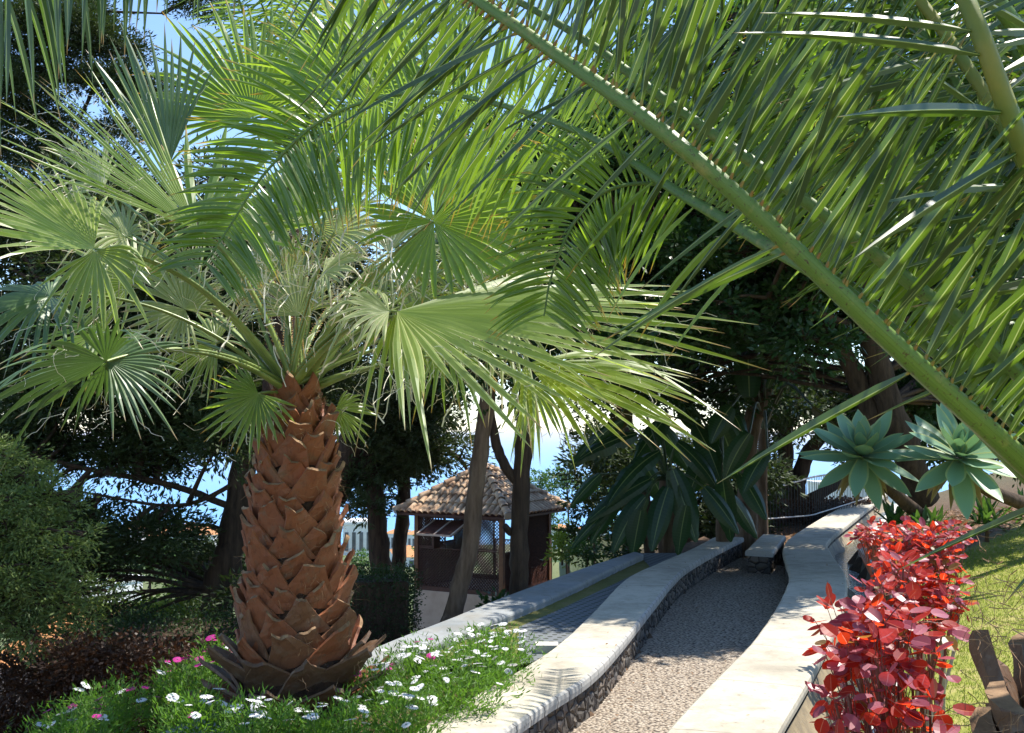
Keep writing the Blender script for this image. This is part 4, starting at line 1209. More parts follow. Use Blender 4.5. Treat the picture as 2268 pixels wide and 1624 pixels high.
for px, py, d, r, lab in far:
    k = d / FPX
    c = W(px, py, d); gz = float(ground_z(c[0], c[1]))
    cl = [(c + np.array([random.uniform(-.7, .7), random.uniform(-.5, .5), random.uniform(-.55, .45)]) * r * k, (r * k * .48, r * k * .48, r * k * .4)) for _ in range(9)]
    tree('far_tree', lab, [([np.array([c[0], c[1], gz - .2]), np.array([c[0] + .1, c[1], (gz + c[2]) / 2]), c], max(.06, r * k * .08), .04)], cl,
         MAT['broad_mid'] if px not in (800, 960, 1250, 780) else MAT['hedge_pale'] if 'hedge_pale' in MAT else MAT['broad_mid'], MAT['bark'], L=.12 * d / 40, Wd=.07 * d / 40, per=60 * (40 / d) ** 2, spray=.35 * d / 40, m=9, group='trees on the slope beyond the garden', twigs=False, seg=6)

# ------------------------------------------------------------------ hedges and bushes
def boxhedge(name, label, corners, zlo, zhi, mat, per, L, Wd, cat='hedge', rough=.06):
    T = thing(name, (*np.mean(corners, axis=0), zlo), label, cat)
    c = np.array(corners, float)
    P = []; D = []
    area = 0
    def face(a, b, cc, dd, nrm):
        a, b, cc, dd = map(np.array, (a, b, cc, dd))
        ar = np.linalg.norm(np.cross(b - a, dd - a))
        k = int(ar * per)
        u, v = RNG.uniform(size=(2, k, 1))
        p = a * (1 - u) * (1 - v) + b * u * (1 - v) + cc * u * v + dd * (1 - u) * v
        p += RNG.normal(size=(k, 3)) * rough
        P.append(p); D.append(unit(np.array(nrm) + RNG.normal(size=(k, 3)) * .8))
    n = len(c)
    for i in range(n):
        a, b = c[i], c[(i + 1) % n]
        e = b - a; nr = nz([e[1], -e[0], 0])
        face((*a, zlo), (*b, zlo), (*b, zhi), (*a, zhi), nr)
    face((*c[0], zhi), (*c[1], zhi), (*c[2], zhi), (*c[3 % n], zhi), (0, 0, 1))
    P = np.concatenate(P); D = np.concatenate(D)
    m = Mesh(); rhombs(m, P, D, unit(np.cross(D, rnd(len(P)))), L * RNG.uniform(.6, 1.3, len(P)), Wd)
    m.build('leaves', MAT[mat], T)
    core = Mesh()
    ci = c + (np.mean(c, axis=0) - c) * .08
    ti = [(*q, zhi - .05) for q in ci]; bi = [(*q, zlo) for q in ci]
    core.poly(ti)
    for i in range(n): core.poly([bi[i], bi[(i + 1) % n], ti[(i + 1) % n], ti[i]])
    core.build('stems', MAT['bark'], T)
    return T
h = W(850, 1330, 12.6)
boxhedge('box_hedge', 'dark clipped square hedge right beside the fan palm trunk', [(h[0] - .36, 12.2), (h[0] + .36, 12.3), (h[0] + .30, 13.0), (h[0] - .40, 12.9)], -.75, W(850, 1272, 12.6)[2], 'hedge', 2600, .035, .02)
h0, h1 = W(275, 1400, 11.5), W(520, 1385, 11.5)
boxhedge('long_hedge', 'long dark hedge with rounded top between the orange roof and the fan palm', [(h0[0] - .1, 11.0), (h1[0], 11.0), (h1[0], 12.2), (h0[0] - .1, 12.2)], -1.9, W(400, 1378, 11.6)[2], 'hedge', 1500, .04, .022, rough=.09)
h0, h1 = W(-150, 1500, 9.6), W(430, 1500, 9.6)
T = thing('russet_bush', tuple(W(200, 1700, 9.6)), 'mass of dark russet brown bushes filling the shaded lower left corner', 'bush')
m = Mesh(); foliage(m, fill(-60, 1440, 430, 1700, 8.6, 10.2, 46, 80, ry=.8), .05, .03, 420, .2, 12); m.build('leaves', MAT['hedge_red'], T)
m = Mesh()
for q in range(14):
    x_ = random.uniform(-40, 420); m.tube([W(x_, 1750, 9.4), W(x_ + random.uniform(-20, 20), 1560, 9.4), W(x_ + random.uniform(-50, 50), 1450, 9.4)], (.03, .01), 5)
m.build('stem', MAT['bark'], T)
T = thing('bush', tuple(W(360, 1400, 24) * [1, 1, 1]), 'bright yellow-green bush glowing between the white block and the fan palm', 'bush')
m = Mesh(); foliage(m, [clump_px(x, y, 24, rx, ry) for x, y, rx, ry in [(300, 1370, 40, 30), (350, 1350, 45, 34), (400, 1330, 40, 34), (430, 1350, 36, 30), (380, 1375, 60, 24), (410, 1305, 24, 18), (450, 1375, 30, 20)]], .11, .07, 130, .3, 10)
m.build('leaves', MAT['broad_light'], T)
m = Mesh(); m.tube([W(370, 1480, 24), W(372, 1380, 24)], (.07, .04), 6); m.build('stem', MAT['bark'], T)
# leaf-litter hedge behind the railing
a = W(1690, 1150, 24); b = W(1890, 1115, 26.5)
boxhedge('litter_hedge', 'thin reddish hedge right behind the iron railing', [(a[0] - .2, a[1]), (b[0] + .5, b[1]), (b[0] + .3, b[1] + .7), (a[0] - .4, a[1] + .7)], -.9, W(1790, 1122, 25)[2], 'hedge_red', 700, .08, .05)

# ------------------------------------------------------------------ big paddle-leaved plants
def paddle(mesh, p0, p1, width, N, droop=.2, n=14, torn=0, mi=0):
    p0 = np.array(p0, float); p1 = np.array(p1, float)
    ax = p1 - p0; L = np.linalg.norm(ax); d = nz(ax + np.array([0, 0, droop * L * .5]))
    pos = p0.copy(); N = nz(N)
    V = []; UV = []
    rowsC = []
    for i in range(n + 1):
        t = i / n
        s = nz(np.cross(d, N)); u = np.cross(s, d)
        w = width * .5 * math.sin(min(1, .08 + t * 1.05) * math.pi * .94 + .03) ** .55 * (1 if t < .97 else .3)
        e1, e2 = (1, 1)
        rowsC.append((pos.copy(), s * w, u * w * .45, t))
        d = nz(d + np.array([0, 0, -droop / n * 1.6])); pos = pos + d * L / n
    for sd in (-1, 1):
        i = 0
        while i < n:
            k = n - i if not torn else min(n - i, random.randint(1, 4))
            seg = rowsC[i:i + k + 1]
            sag = random.uniform(0, .25) if torn else 0
            VV = []; UU = []
            for q, (c, s, u, t) in enumerate(seg):
                tight = 1 - (.12 if torn and q in (0, len(seg) - 1) else 0)
                VV += [c, c + s * sd * .5 * tight - u * .1, c + s * sd * tight - u * (.55 + sag) - np.array([0, 0, sag * .2])]
                UU += [(.5, t), (.5 + .25 * sd, t), (.5 + .5 * sd, t)]
            F = []; FU = []
            for q in range(len(seg) - 1):
                for z in (0, 1):
                    f = (q * 3 + z, q * 3 + z + 1, q * 3 + 4 + z, q * 3 + 3 + z); F.append(f); FU.append([UU[x] for x in f])
            mesh.arrays(VV, F, FU, mi); i += k

def paddle_plant(name, label, base, leaves, stems, mat='banana'):
    """leaves: (attach px, tip px, d, width px, normal, torn)"""
    T = thing(name, tuple(base), label, 'plant')
    sm = Mesh()
    for pts, r in stems: sm.tube(spline(pts, 10), (r, r * .8), 9, wob=.08)
    sm.build('stem', MAT['bark_pale'], T, smooth=True)
    top = np.array(stems[0][0][-1])
    for (ax, ay), (bx, by), d, w, nn, torn in leaves:
        lm = Mesh(); p0 = W(ax, ay, d); p1 = W(bx, by, d + random.uniform(-.5, .3))
        st = min([np.array(s[0][-1]) for s in stems], key=lambda q: np.linalg.norm(q - p0))
        pm = (st + p0) / 2 + np.array([0, 0, .15 * np.linalg.norm(p0 - st)])
        lm2 = Mesh(); lm2.tube(spline([st, pm, p0], 8), (.03, .016), 6)
        pet = lm2.build('leaf', MAT['petiole_dark'], T, smooth=True)
        paddle(lm, p0, p1, .80 * w * d / FPX, nn, random.uniform(.15, .5), torn=torn)
        lm.build('leaf_blade', MAT[mat] if not (torn and random.random() < .3) else MAT['banana_torn'], pet)
    return T
MAT['petiole_dark'] = plain('dark_petiole', (.03, .06, .02), (.07, .10, .04), 8, .5, 0)
fr = (0.1, -.8, .6)
paddle_plant('giant_strelitzia', 'dense clump of big dark paddle leaves between the gazebo and the pebble path', (*W(1480, 1240, 17)[:2], .05),
    [((1490, 1040), (1545, 1200), 16.4, 76, (.1, -1, .1), 0), ((1410, 960), (1270, 1010), 17, 55, fr, 1), ((1380, 930), (1250, 1035), 17.3, 42, (.3, -1, .1), 1),
     ((1460, 1000), (1330, 1110), 16.8, 60, fr, 1), ((1440, 1060), (1290, 1150), 16.5, 55, fr, 0), ((1430, 1100), (1350, 1220), 16.2, 60, (0, -1, .3), 0),
     ((1390, 1080), (1300, 1200), 16.8, 48, fr, 0), ((1420, 1130), (1400, 1230), 16, 60, (0, -1, .3), 0), ((1500, 980), (1600, 1080), 16.8, 60, fr, 0),
     ((1540, 940), (1600, 1060), 17.3, 64, (0, -1, .2), 0), ((1480, 920), (1400, 1020), 17.6, 60, fr, 1), ((1560, 1080), (1640, 1180), 16.3, 60, fr, 0),
     ((1600, 1060), (1620, 1200), 16.6, 60, (0, -1, .1), 0), ((1590, 930), (1640, 1060), 17.6, 70, (0, -1, .2), 0), ((1350, 1130), (1260, 1210), 16.6, 34, fr, 0),
     ((1480, 1080), (1440, 1220), 16.2, 64, (0, -1, .2), 0), ((1620, 1100), (1680, 1190), 17, 56, fr, 0), ((1520, 1120), (1500, 1230), 16, 50, (0, -1, .1), 0),
     ((1460, 940), (1530, 1040), 17.8, 70, fr, 0), ((1420, 1020), (1480, 1120), 17.4, 70, fr, 0), ((1330, 1050), (1260, 1120), 17.6, 40, fr, 1), ((1640, 1050), (1700, 1150), 17.4, 60, fr, 0),
     ((1570, 1000), (1520, 1100), 17.6, 64, fr, 0), ((1500, 880), (1560, 960), 18, 70, fr, 0), ((1600, 880), (1660, 980), 18, 60, fr, 0), ((1400, 880), (1340, 980), 18, 56, fr, 1)],
    [([W(1478, 1240, 17), W(1476, 1150, 17), W(1478, 1060, 17)], .16), ([W(1440, 1240, 17.2), W(1432, 1150, 17.2), W(1430, 1090, 17.2)], .10), ([W(1600, 1230, 17.4), W(1602, 1120, 17.4), W(1600, 1010, 17.4)], .13)])
paddle_plant('giant_strelitzia', 'tall paddle-leaved plant in front of the leaning tree with one backlit yellow-edged leaf', (*W(1690, 1195, 19.6)[:2], 0),
    [((1870, 815), (1738, 825), 15.5, 44, (0, -.3, 1), 0), ((1660, 880), (1655, 740), 16.4, 78, (0, -1, .2), 0), ((1800, 900), (1900, 985), 15.6, 34, fr, 1), ((1700, 860), (1760, 730), 16.4, 26, fr, 0),
     ((1660, 960), (1600, 1060), 16.3, 60, fr, 0), ((1700, 1000), (1640, 1090), 16.4, 50, fr, 0), ((1620, 900), (1570, 980), 16.6, 60, fr, 0)],
    [([W(1690, 1195, 19.6), W(1688, 1060, 19.6), W(1692, 950, 19.6)], .11)], 'banana')
# young broad-leaved shrubs along the kerb
def small_shrub(label, px, py, d, r, mat, n=10):
    c = W(px, py, d)
    T = thing('shrub', (c[0], c[1], c[2] - r * d / FPX), label, 'shrub')
    m = Mesh(); foliage(m, [(c + np.array([random.uniform(-1, 1), random.uniform(-.6, .6), random.uniform(-.5, .5)]) * r * d / FPX * .6, np.array([1, 1, .7]) * r * d / FPX * .55) for _ in range(n)], .09, .045, 160, .22, 8)
    m.build('leaves', MAT[mat], T)
    m = Mesh(); m.tube([c - [0, 0, r * d / FPX * 1.3], c], (.02, .01), 5); m.build('stem', MAT['bark'], T)
small_shrub('light green shrub just right of the gazebo wall', 1245, 1215, 18, 28, 'broad_light')
small_shrub('green shrub behind the kerb, right of the gazebo', 1300, 1225, 17.5, 30, 'broad_mid')
small_shrub('small shaded shrub by the gazebo doorway between the two slender trees', 1095, 1345, 13.5, 22, 'broad')
small_shrub('shaded shrub at the foot of the big-leaved plants', 1380, 1215, 17, 26, 'broad')

# ------------------------------------------------------------------ agaves
MAT['dry_leaf0'] = leaf_mat('withered_agave_leaf', (.20, .16, .07), (.38, .30, .14), (.3, .24, .08), .15, .7, .2)
def agave(name, label, c, axis, n, L, Wd, stem, seed=1):
    rs = random.Random(seed)
    T = thing(name, tuple(stem[-1]), label, 'agave')
    ax = nz(axis); s = nz(np.cross(ax, (0, 1, .01))); t = np.cross(ax, s)
    sm = Mesh(); sm.tube(spline(stem, 18), (.07, .11), 10, wob=.12); sm.build('stem', MAT['bark'], T, smooth=True)
    c = np.array(c, float)
    for i in range(n):
        f = i / (n - 1)
        a = i * 2.39996 + rs.uniform(-.12, .12)
        el = R(84 - 108 * f ** .85 + rs.uniform(-5, 5))
        rad = s * math.cos(a) + t * math.sin(a)
        d = nz(rad * math.cos(el) + ax * math.sin(el))
        LL = L * (.48 + .62 * min(1, f * 1.8)) * rs.uniform(.88, 1.1)
        nr = nz(ax * math.cos(el) - rad * math.sin(el))
        m = Mesh()
        blade(m, c + d * .02 + ax * .03 * (1 - f), d, nr, LL, Wd * (.72 + .3 * min(1, f * 2)) * rs.uniform(.9, 1.1), rs.uniform(-.25, .35) + .45 * max(0, f - .7), .16, 12,
              prof=lambda u: (.48 + .52 * math.sin(min(1, u / .55) * math.pi / 2) ** 1.3) if u < .55 else max(.012, (1 - ((u - .55) / .45) ** 1.7)))
        m.build('leaf', MAT['agave'], T, smooth=True)
    for i in range(7):
        a = i * 2.4; rad = s * math.cos(a) + t * math.sin(a)
        m = Mesh(); blade(m, c - ax * .06, nz(rad * .7 - ax * .45), ax, L * .8, Wd * .5, 1.3, .5, 8, twist=rs.uniform(-1, 1)); m.build('dry_leaf', MAT['dry_leaf0'], T)
    return T
agave('agave', 'blue-green agave rosette, left one of the pair on bare stems', W(1912, 1012, 12.6), (-.12, -.50, .86), 34, .74, .23,
      [W(1912, 1012, 12.6), W(1935, 1050, 12.9), W(2000, 1110, 13.3), W(2060, 1160, 13.6), W(2090, 1215, 13.8), W(2098, 1290, 13.9)], 3)
agave('agave', 'blue-green agave rosette nearest the palm frond, the right one of the pair', W(2125, 1015, 11.8), (-.05, -.50, .86), 34, .74, .23,
      [W(2125, 1015, 11.8), W(2150, 1060, 12.2), W(2210, 1095, 12.8), W(2290, 1130, 13.2), W(2340, 1190, 13.5), W(2350, 1270, 13.5)], 8)
for i, (px, py, d, sc, lab) in enumerate([(2185, 1160, 13.8, 1.5, 'leafy green succulent rosette at the top edge of the lawn'), (2060, 1175, 13.2, 1.2, 'smaller green rosette in shade left of the lawn top'), (1985, 1160, 14.0, 1.2, 'green rosette by the bend of the water channel'), (2290, 1150, 13.4, 1.5, 'green rosette at the right edge above the lawn')]):
    c = W(px, py, d); T = thing('succulent', tuple(c), lab, 'succulent')
    m = Mesh()
    for k in range(34):
        a = k * 2.4; el = R(80 - 80 * k / 33); dd = [math.cos(a) * math.cos(el), math.sin(a) * math.cos(el), math.sin(el)]
        blade(m, c + [random.uniform(-.1, .1) * sc, random.uniform(-.1, .1), 0], dd, (0, 0, 1) if el < 1.2 else (0, -1, .2), .30 * sc, .065, .5, .15, 5, prof=lambda u: .5 + .5 * math.sin(u * 3) if u < .8 else (1 - u) * 3)
    m.build('leaves', MAT['broad_mid'], T)
    m = Mesh(); m.tube([c - [0, 0, .25], c], (.03, .02), 6); m.build('stem', MAT['bark'], T)

# ------------------------------------------------------------------ red shrubs
MAT['bronze'] = leaf_mat('bronze_shrub_leaf', (.10, .06, .03), (.20, .16, .05), (.5, .22, .04), .45, .4, .4, rib=(.4, .2, .1), ribw=.03)
def red_shrub(label, base, spots, nleaf, L, seed, stems=7):
    """spots: leafy heads (centre, radius)"""
    T = thing('red_shrub', tuple(base), label, 'shrub', 'red-leaved shrubs along the channel')
    sm = Mesh(); lr = Mesh(); lp = Mesh(); gm = Mesh(); lg = Mesh()
    base = np.array(base, float)
    for c, r in spots:
        b0 = base + np.array([random.uniform(-.10, .10), random.uniform(-.10, .10), 0])
        mid = (b0 + c) / 2 + np.array([random.uniform(-.06, .06), random.uniform(-.06, .06), -.04])
        S = spline([b0, mid, c], 12)
        gm.tube(S[:7], (.014, .010), 7); sm.tube(S[6:], (.009, .004), 6)
        k = max(4, int(nleaf * r ** 2 * 30)); r = r * 1.22
        for _ in range(k):
            v = nz([random.gauss(0, 1), random.gauss(0, 1), random.gauss(0, .75)]) * r * random.uniform(.25, 1) ** .6
            p = c + v * [1, 1, .85]
            t0 = S[random.randint(7, 11)]
            if random.random() < .5:
                sm.tube(spline([t0, (t0 + p) / 2 + [0, 0, .01], p], 4), (.0028, .0014), 4)
            d = nz(v * 1.2 / r + np.array([random.gauss(0, .35), random.gauss(0, .35), 0]) * [1, 1, .35])
            nr = nz([random.gauss(0, .35), random.gauss(-.25, .35), 1])
            pale = random.random() < .45; green = random.random() < .05
            blade(lg if green else lp if pale else lr, p, d, nr, L * random.uniform(.5, 1.15), L * random.uniform(.52, .80), random.uniform(-.1, .7), random.uniform(.04, .2), 5,
                  prof=lambda u: max(.03, math.sin(min(1, u * .96 + .05) * math.pi) ** .58))
    gm.build('woody_stem', MAT['grey_stem'], T, smooth=True)
    sm.build('stem', MAT['red_stem'], T)
    lr.build('leaves', MAT['red'], T)
    lp.build('pale_leaves', MAT['purple'], T)
    if lg.V: lg.build('bronze_leaves', MAT['bronze'], T)
    return T
def heads(L, d0, d1):
    out = []
    for x, y, r in L:
        d = random.uniform(d0, d1)
        out.append((W(x, y, d), r * d / FPX))
    return out
gz = lambda x, y: float(ground_z(x, y))
bD = np.array([1.50, 3.95, .25])
red_shrub('nearest and tallest red-leaved shrub beside the palm stump, leaning over the coping', bD,
          heads([(1880, 1370, 62), (1860, 1440, 50), (1960, 1380, 70), (2040, 1380, 62), (1940, 1460, 66), (2020, 1470, 66), (1870, 1520, 52), (1960, 1545, 62), (2060, 1560, 40), (1850, 1600, 45), (1930, 1620, 56), (2010, 1610, 52), (1985, 1690, 50), (1850, 1560, 42), (1920, 1610, 46), (2000, 1600, 46), (1880, 1670, 50), (2050, 1640, 44), (1950, 1500, 44), (1900, 1420, 50), (1990, 1420, 60)], 3.7, 4.3), 86, .084, 1)
bC = np.array([2.05, 5.3, .3])
red_shrub('bushy red-leaved shrub, second from the camera', bC,
          heads([(1960, 1320, 50), (2020, 1300, 52), (2080, 1320, 50), (2110, 1340, 34), (1990, 1350, 50), (2050, 1360, 52), (1930, 1345, 40), (2090, 1290, 36), (2000, 1260, 40)], 5.0, 5.5), 110, .072, 2)
bB = np.array([2.75, 6.6, .4])
red_shrub('bright red shrub in the middle of the row against the lawn', bB,
          heads([(2000, 1225, 46), (2050, 1205, 46), (2100, 1195, 42), (1975, 1250, 36), (2030, 1240, 44), (2075, 1235, 42), (2010, 1190, 36), (2110, 1175, 26), (2060, 1265, 40), (1990, 1280, 32)], 6.2, 6.8), 150, .066, 3)
bA = np.array([3.15, 8.6, .4])
red_shrub('small farthest red shrub at the bend of the channel', bA,
          heads([(1925, 1178, 22), (1950, 1182, 24), (1905, 1190, 18), (1940, 1205, 22)], 8.3, 8.7), 230, .07, 4)

# ------------------------------------------------------------------ daisies
fm = Mesh()
for k in range(16):
    a = k / 16 * 2 * math.pi; r = .036 * random.uniform(.9, 1.05)
    ca, sa = math.cos(a), math.sin(a); w = .0062
    fm.arrays([(ca * .006 - sa * w * .5, sa * .006 + ca * w * .5, 0), (ca * .006 + sa * w * .5, sa * .006 - ca * w * .5, 0), (ca * r * .8 + sa * w, sa * r * .8 - ca * w, -.001), (ca * r, sa * r, -.004), (ca * r * .8 - sa * w, sa * r * .8 + ca * w, -.001)], [(0, 1, 2, 3, 4)], None, 0)
fm.tube([(0, 0, -.003), (0, 0, .003)], (.006, .004), 10, 1)
fm.tube([(0, 0, -.002), (.004, .003, -.06), (0, .012, -.15)], (.0022, .0022), 5, 2)
MAT['green_stem'] = plain('flower_stem', (.10, .18, .04), (.14, .22, .06), 20, .6, 0)
wf = fm.build('flower', [MAT['petal'], MAT['disc'], MAT['green_stem']])
pf_me = wf.data.copy(); pf_me.materials[0] = MAT['petal_m']
white_me = wf.data
bpy.data.objects.remove(wf)
def daisy(label, px, py, d, rx, ry, hz, nw, np_, mat='daisy_leaf', stalks=0):
    c = W(px, py, d); k = d / FPX
    T = thing('daisy_bush', (c[0], c[1], .15), label, 'flowering plant', 'daisy bushes in the flower bed')
    m = Mesh()
    rr = np.array((rx * k, hz, ry * k))
    foliage(m, [(c, rr * np.array([1, 1, 1.15]))], .05, .010, 900, .14, 12, droop=0, updir=1.1, shell=.4)
    foliage(m, [(c - [0, 0, rr[2] * .5], (rr[0] * .9, rr[1] * .9, rr[2] * .5))], .045, .014, 500, .10, 12, droop=0, updir=.6, shell=.7)
    # stems standing up out of the mound
    for _ in range(int(34 + stalks)):
        u, v = random.gauss(0, .5), random.gauss(0, .5)
        b = c + np.array([u * rr[0], v * rr[1], rr[2] * .3]); L = random.uniform(.08, .2)
        for q in range(9):
            z = b + np.array([0, 0, L * (q / 9)]) + np.array([.02 * q / 9, 0, 0])
            a = random.uniform(0, 6.3)
            blade(m, z, (math.cos(a), math.sin(a), .8), (0, 0, 1), .04, .009, .2, .1, 2)
    m.build('foliage', MAT[mat], T)
    for i in range(nw + np_):
        while True:
            u, v = random.uniform(-1, 1), random.uniform(-1, 1)
            if u * u + v * v < 1: break
        hgt = math.sqrt(max(0, 1 - u * u - v * v))
        p = c + np.array([u * rr[0], v * rr[1], hgt * rr[2] + random.uniform(.03, .13)])
        f = bpy.data.objects.new('flower', white_me if i < nw else pf_me); COL.objects.link(f)
        f.parent = T; f.location = tuple(p - np.array(T.location))
        f.rotation_euler = (random.gauss(.02, .22), random.gauss(.15, .2), random.uniform(0, 6.3))
        s = random.uniform(.7, 1.2); f.scale = (s, s, s)
    for i in range(max(4, (nw + np_) // 3)):
        u, v = random.uniform(-.8, .8), random.uniform(-.6, .6)
        p = c + np.array([u * rr[0], v * rr[1], math.sqrt(max(0, 1 - u * u - v * v)) * rr[2] + random.uniform(.02, .12)])
        f = bpy.data.objects.new('bud', bud_me); COL.objects.link(f); f.parent = T; f.location = tuple(p - np.array(T.location)); f.rotation_euler = (random.gauss(0, .3), random.gauss(0, .3), 0)
bd = Mesh(); bd.tube([(0, 0, -.006), (0, 0, .004), (0, 0, .012)], (.004, .0065, .002), 7, 0); bd.tube([(0, 0, -.004), (.004, .003, -.06), (0, .012, -.15)], (.0018, .0018), 5, 1)
bd_o = bd.build('bud', [MAT['rachis_warm'], MAT['green_stem']]); bud_me = bd_o.data; bpy.data.objects.remove(bd_o)
daisy('daisy bush crowded with white flowers at the far tip of the bed', 1090, 1455, 8.6, 90, 36, .34, 39, 1)
daisy('daisy bush with white flowers against the seat wall edge, middle of the bed', 1085, 1505, 7.7, 80, 50, .30, 18, 0)
daisy('daisy mound dotted with white and magenta flowers right of the palm foot', 940, 1495, 8.0, 100, 40, .35, 33, 4)
daisy('daisy mound of mostly bare green foliage in front of the seat wall', 1010, 1560, 6.9, 110, 60, .28, 9, 0)
daisy('daisy bush with large white flower heads at the bottom edge near the coping', 890, 1610, 6.1, 90, 50, .26, 21, 0)
daisy('low daisy bush at the bottom edge below the palm trunk', 740, 1640, 5.9, 90, 50, .26, 15, 0)
daisy('low daisy bush with white flowers, bottom edge, left of the palm trunk', 590, 1640, 5.9, 90, 48, .26, 16, 0)
daisy('daisy bush with white flowers in the lower left of the bed', 440, 1625, 6.1, 90, 50, .26, 13, 1)
daisy('tall daisy bush with magenta flowers left of the palm foot', 420, 1545, 7.2, 80, 60, .30, 3, 9, stalks=24)
daisy('straggly daisy stems at the far left of the bed', 250, 1600, 6.8, 100, 50, .3, 4, 8, stalks=30)
daisy('daisy stems with white flowers in the bottom left corner', 150, 1660, 6.0, 90, 50, .25, 7, 2, stalks=10)
daisy('small daisy clump squeezed against the right side of the palm foot', 830, 1545, 6.9, 50, 46, .2, 7, 2)
daisy('thin daisy clump with magenta flowers just behind the palm foot on the left', 480, 1485, 7.8, 40, 40, .2, 1, 8, stalks=8)

# ------------------------------------------------------------------ lawn grass
k = 90000
yy = 4 + 12.5 * RNG.uniform(0, 1, k) ** .9; xx = xRR(yy) + .66 + RNG.uniform(0, 1, k) ** 1.1 * 5
keep = (yy < 13.5 + .9 * (xx - 5.2)) & (xx < yy * .53 + .2)
xx, yy = xx[keep], yy[keep]
P = np.stack([xx, yy, ground_z(xx, yy)], 1)
D = unit(np.array([0, 0, 1.0]) + rnd(len(P)) * .55)
m = Mesh(); rhombs(m, P, D, unit(np.cross(D, rnd(len(P)))), RNG.uniform(.02, .05, len(P)), .007)
m.build('lawn_grass', MAT['grassblade'], kind='stuff')
# fallen leaves: under the railing, along the kerb and on the shaded bank
k = 9000
xx = np.concatenate([RNG.uniform(4.5, 9.5, k // 2), RNG.uniform(5, 12, k // 2)]); yy = np.concatenate([RNG.uniform(17.5, 24, k // 2), RNG.uniform(13.5, 20, k // 2)])
keep = (((xx - xRR(np.clip(yy, 2, 33))) > .7) & (yy > 13.6 + .9 * (xx - 5.2))) | ((xRL(np.clip(yy, 2, 33)) - xx) > .1) & (yy > 18.5)
xx, yy = xx[keep], yy[keep]
P = np.stack([xx, yy, ground_z(xx, yy) + .02 + (yy > 18.5) * 0], 1); D = unit(rnd(len(P)) * [1, 1, .3])
m = Mesh(); rhombs(m, P, D, unit(np.cross(D, np.array([0, 0, 1.0]) + rnd(len(P)) * .3)), RNG.uniform(.05, .10, len(P)), .04)
MAT['dry_leaf'] = leaf_mat('dry_leaf', (.14, .07, .03), (.34, .20, .11), (.3, .16, .06), .15, .7, .2)
m.build('leaf_litter', MAT['dry_leaf'], kind='stuff')

# dry leaves blown onto the path and the wall tops
k = 520
yy = RNG.uniform(5.0, 17, k); u = RNG.uniform(0, 1, k) ** .6
onp = RNG.uniform(0, 1, k) < .6
xp = xLR(yy) + (xRL(yy) - xLR(yy)) * np.where(RNG.uniform(0, 1, k) < .5, u * .25, RNG.uniform(0, 1, k))
side = RNG.uniform(0, 1, k) < .5
xc = np.where(side, xLL(yy) + (xLR(yy) - xLL(yy)) * RNG.uniform(.05, .95, k), xRL(yy) + (xRR(yy) - xRL(yy)) * RNG.uniform(.05, .95, k))
rare = onp | (RNG.uniform(0, 1, k) < .35)
P = np.stack([np.where(onp, xp, xc), yy, np.where(onp, .012, TOPZ + .012)], 1)[rare]
D = unit(rnd(len(P)) * [1, 1, .15])
m = Mesh(); rhombs(m, P, D, unit(np.cross(D, np.array([0, 0, 1.0]) + rnd(len(P)) * .25)), RNG.uniform(.015, .045, len(P)), .013)
m.build('fallen_leaves', MAT['dry_leaf'], kind='stuff')
# ------------------------------------------------------------------ gazebo
DG = 24.0
P0 = W(1112, 1140, DG)[:2] ; P0 = np.array([P0[0], DG])
a0 = R(29)
eL = np.array([-math.cos(a0), math.sin(a0)]); eR = np.array([math.sin(a0), math.cos(a0)])
WD = 2.42
c0, cl, cr = P0, P0 + eL * WD, P0 + eR * WD; cb = P0 + eL * WD + eR * WD
zt = W(1112, 1138, DG)[2]; zf = W(1112, 1322, DG)[2]; zg = zf - 1.1
GZ = thing('gazebo', (*((c0 + cb) / 2), zg), 'small wooden lattice gazebo with a tiled pyramid roof and a propped-up shutter', 'gazebo')
v3 = lambda p, z: np.array([p[0], p[1], z])
m = Mesh()
o = .06
ctr = (c0 + cb) / 2
ex = [ctr + (q - ctr) * 1.05 for q in (c0, cr, cb, cl)]
for i in range(4):
    m.poly([v3(ex[i], zg), v3(ex[(i + 1) % 4], zg), v3(ex[(i + 1) % 4], zf), v3(ex[i], zf)])
m.poly([v3(q, zf) for q in ex])
m.build('plinth', MAT['render'], GZ)
def post(p, w=.11, mat='wood_edge'):
    m = Mesh(); m.box(v3(p, (zf + zt) / 2), (w, w, zt - zf), np.array([[*eL, 0], [*eR, 0], [0, 0, 1]])); m.build('post', MAT[mat], GZ)
for p in (cl, c0, cr, cb): post(p)
door_a = c0 + eR * .12; door_b = c0 + eR * .78
post(door_b, .09, 'wood')
for a, b in ((c0, cl), (c0, cr), (cr, cb), (cl, cb)):
    m = Mesh(); m.bar(v3(a, zt - .07), v3(b, zt - .07), .07, .14); m.build('top_beam', MAT['wood'], GZ)
    if b is not cr or True:
        aa = a if (a is not c0 or b is not cr) else door_b
        m = Mesh(); m.bar(v3(aa, zf + .04), v3(b, zf + .04), .06, .09); m.build('bottom_rail', MAT['wood'], GZ)
H = zt - zf
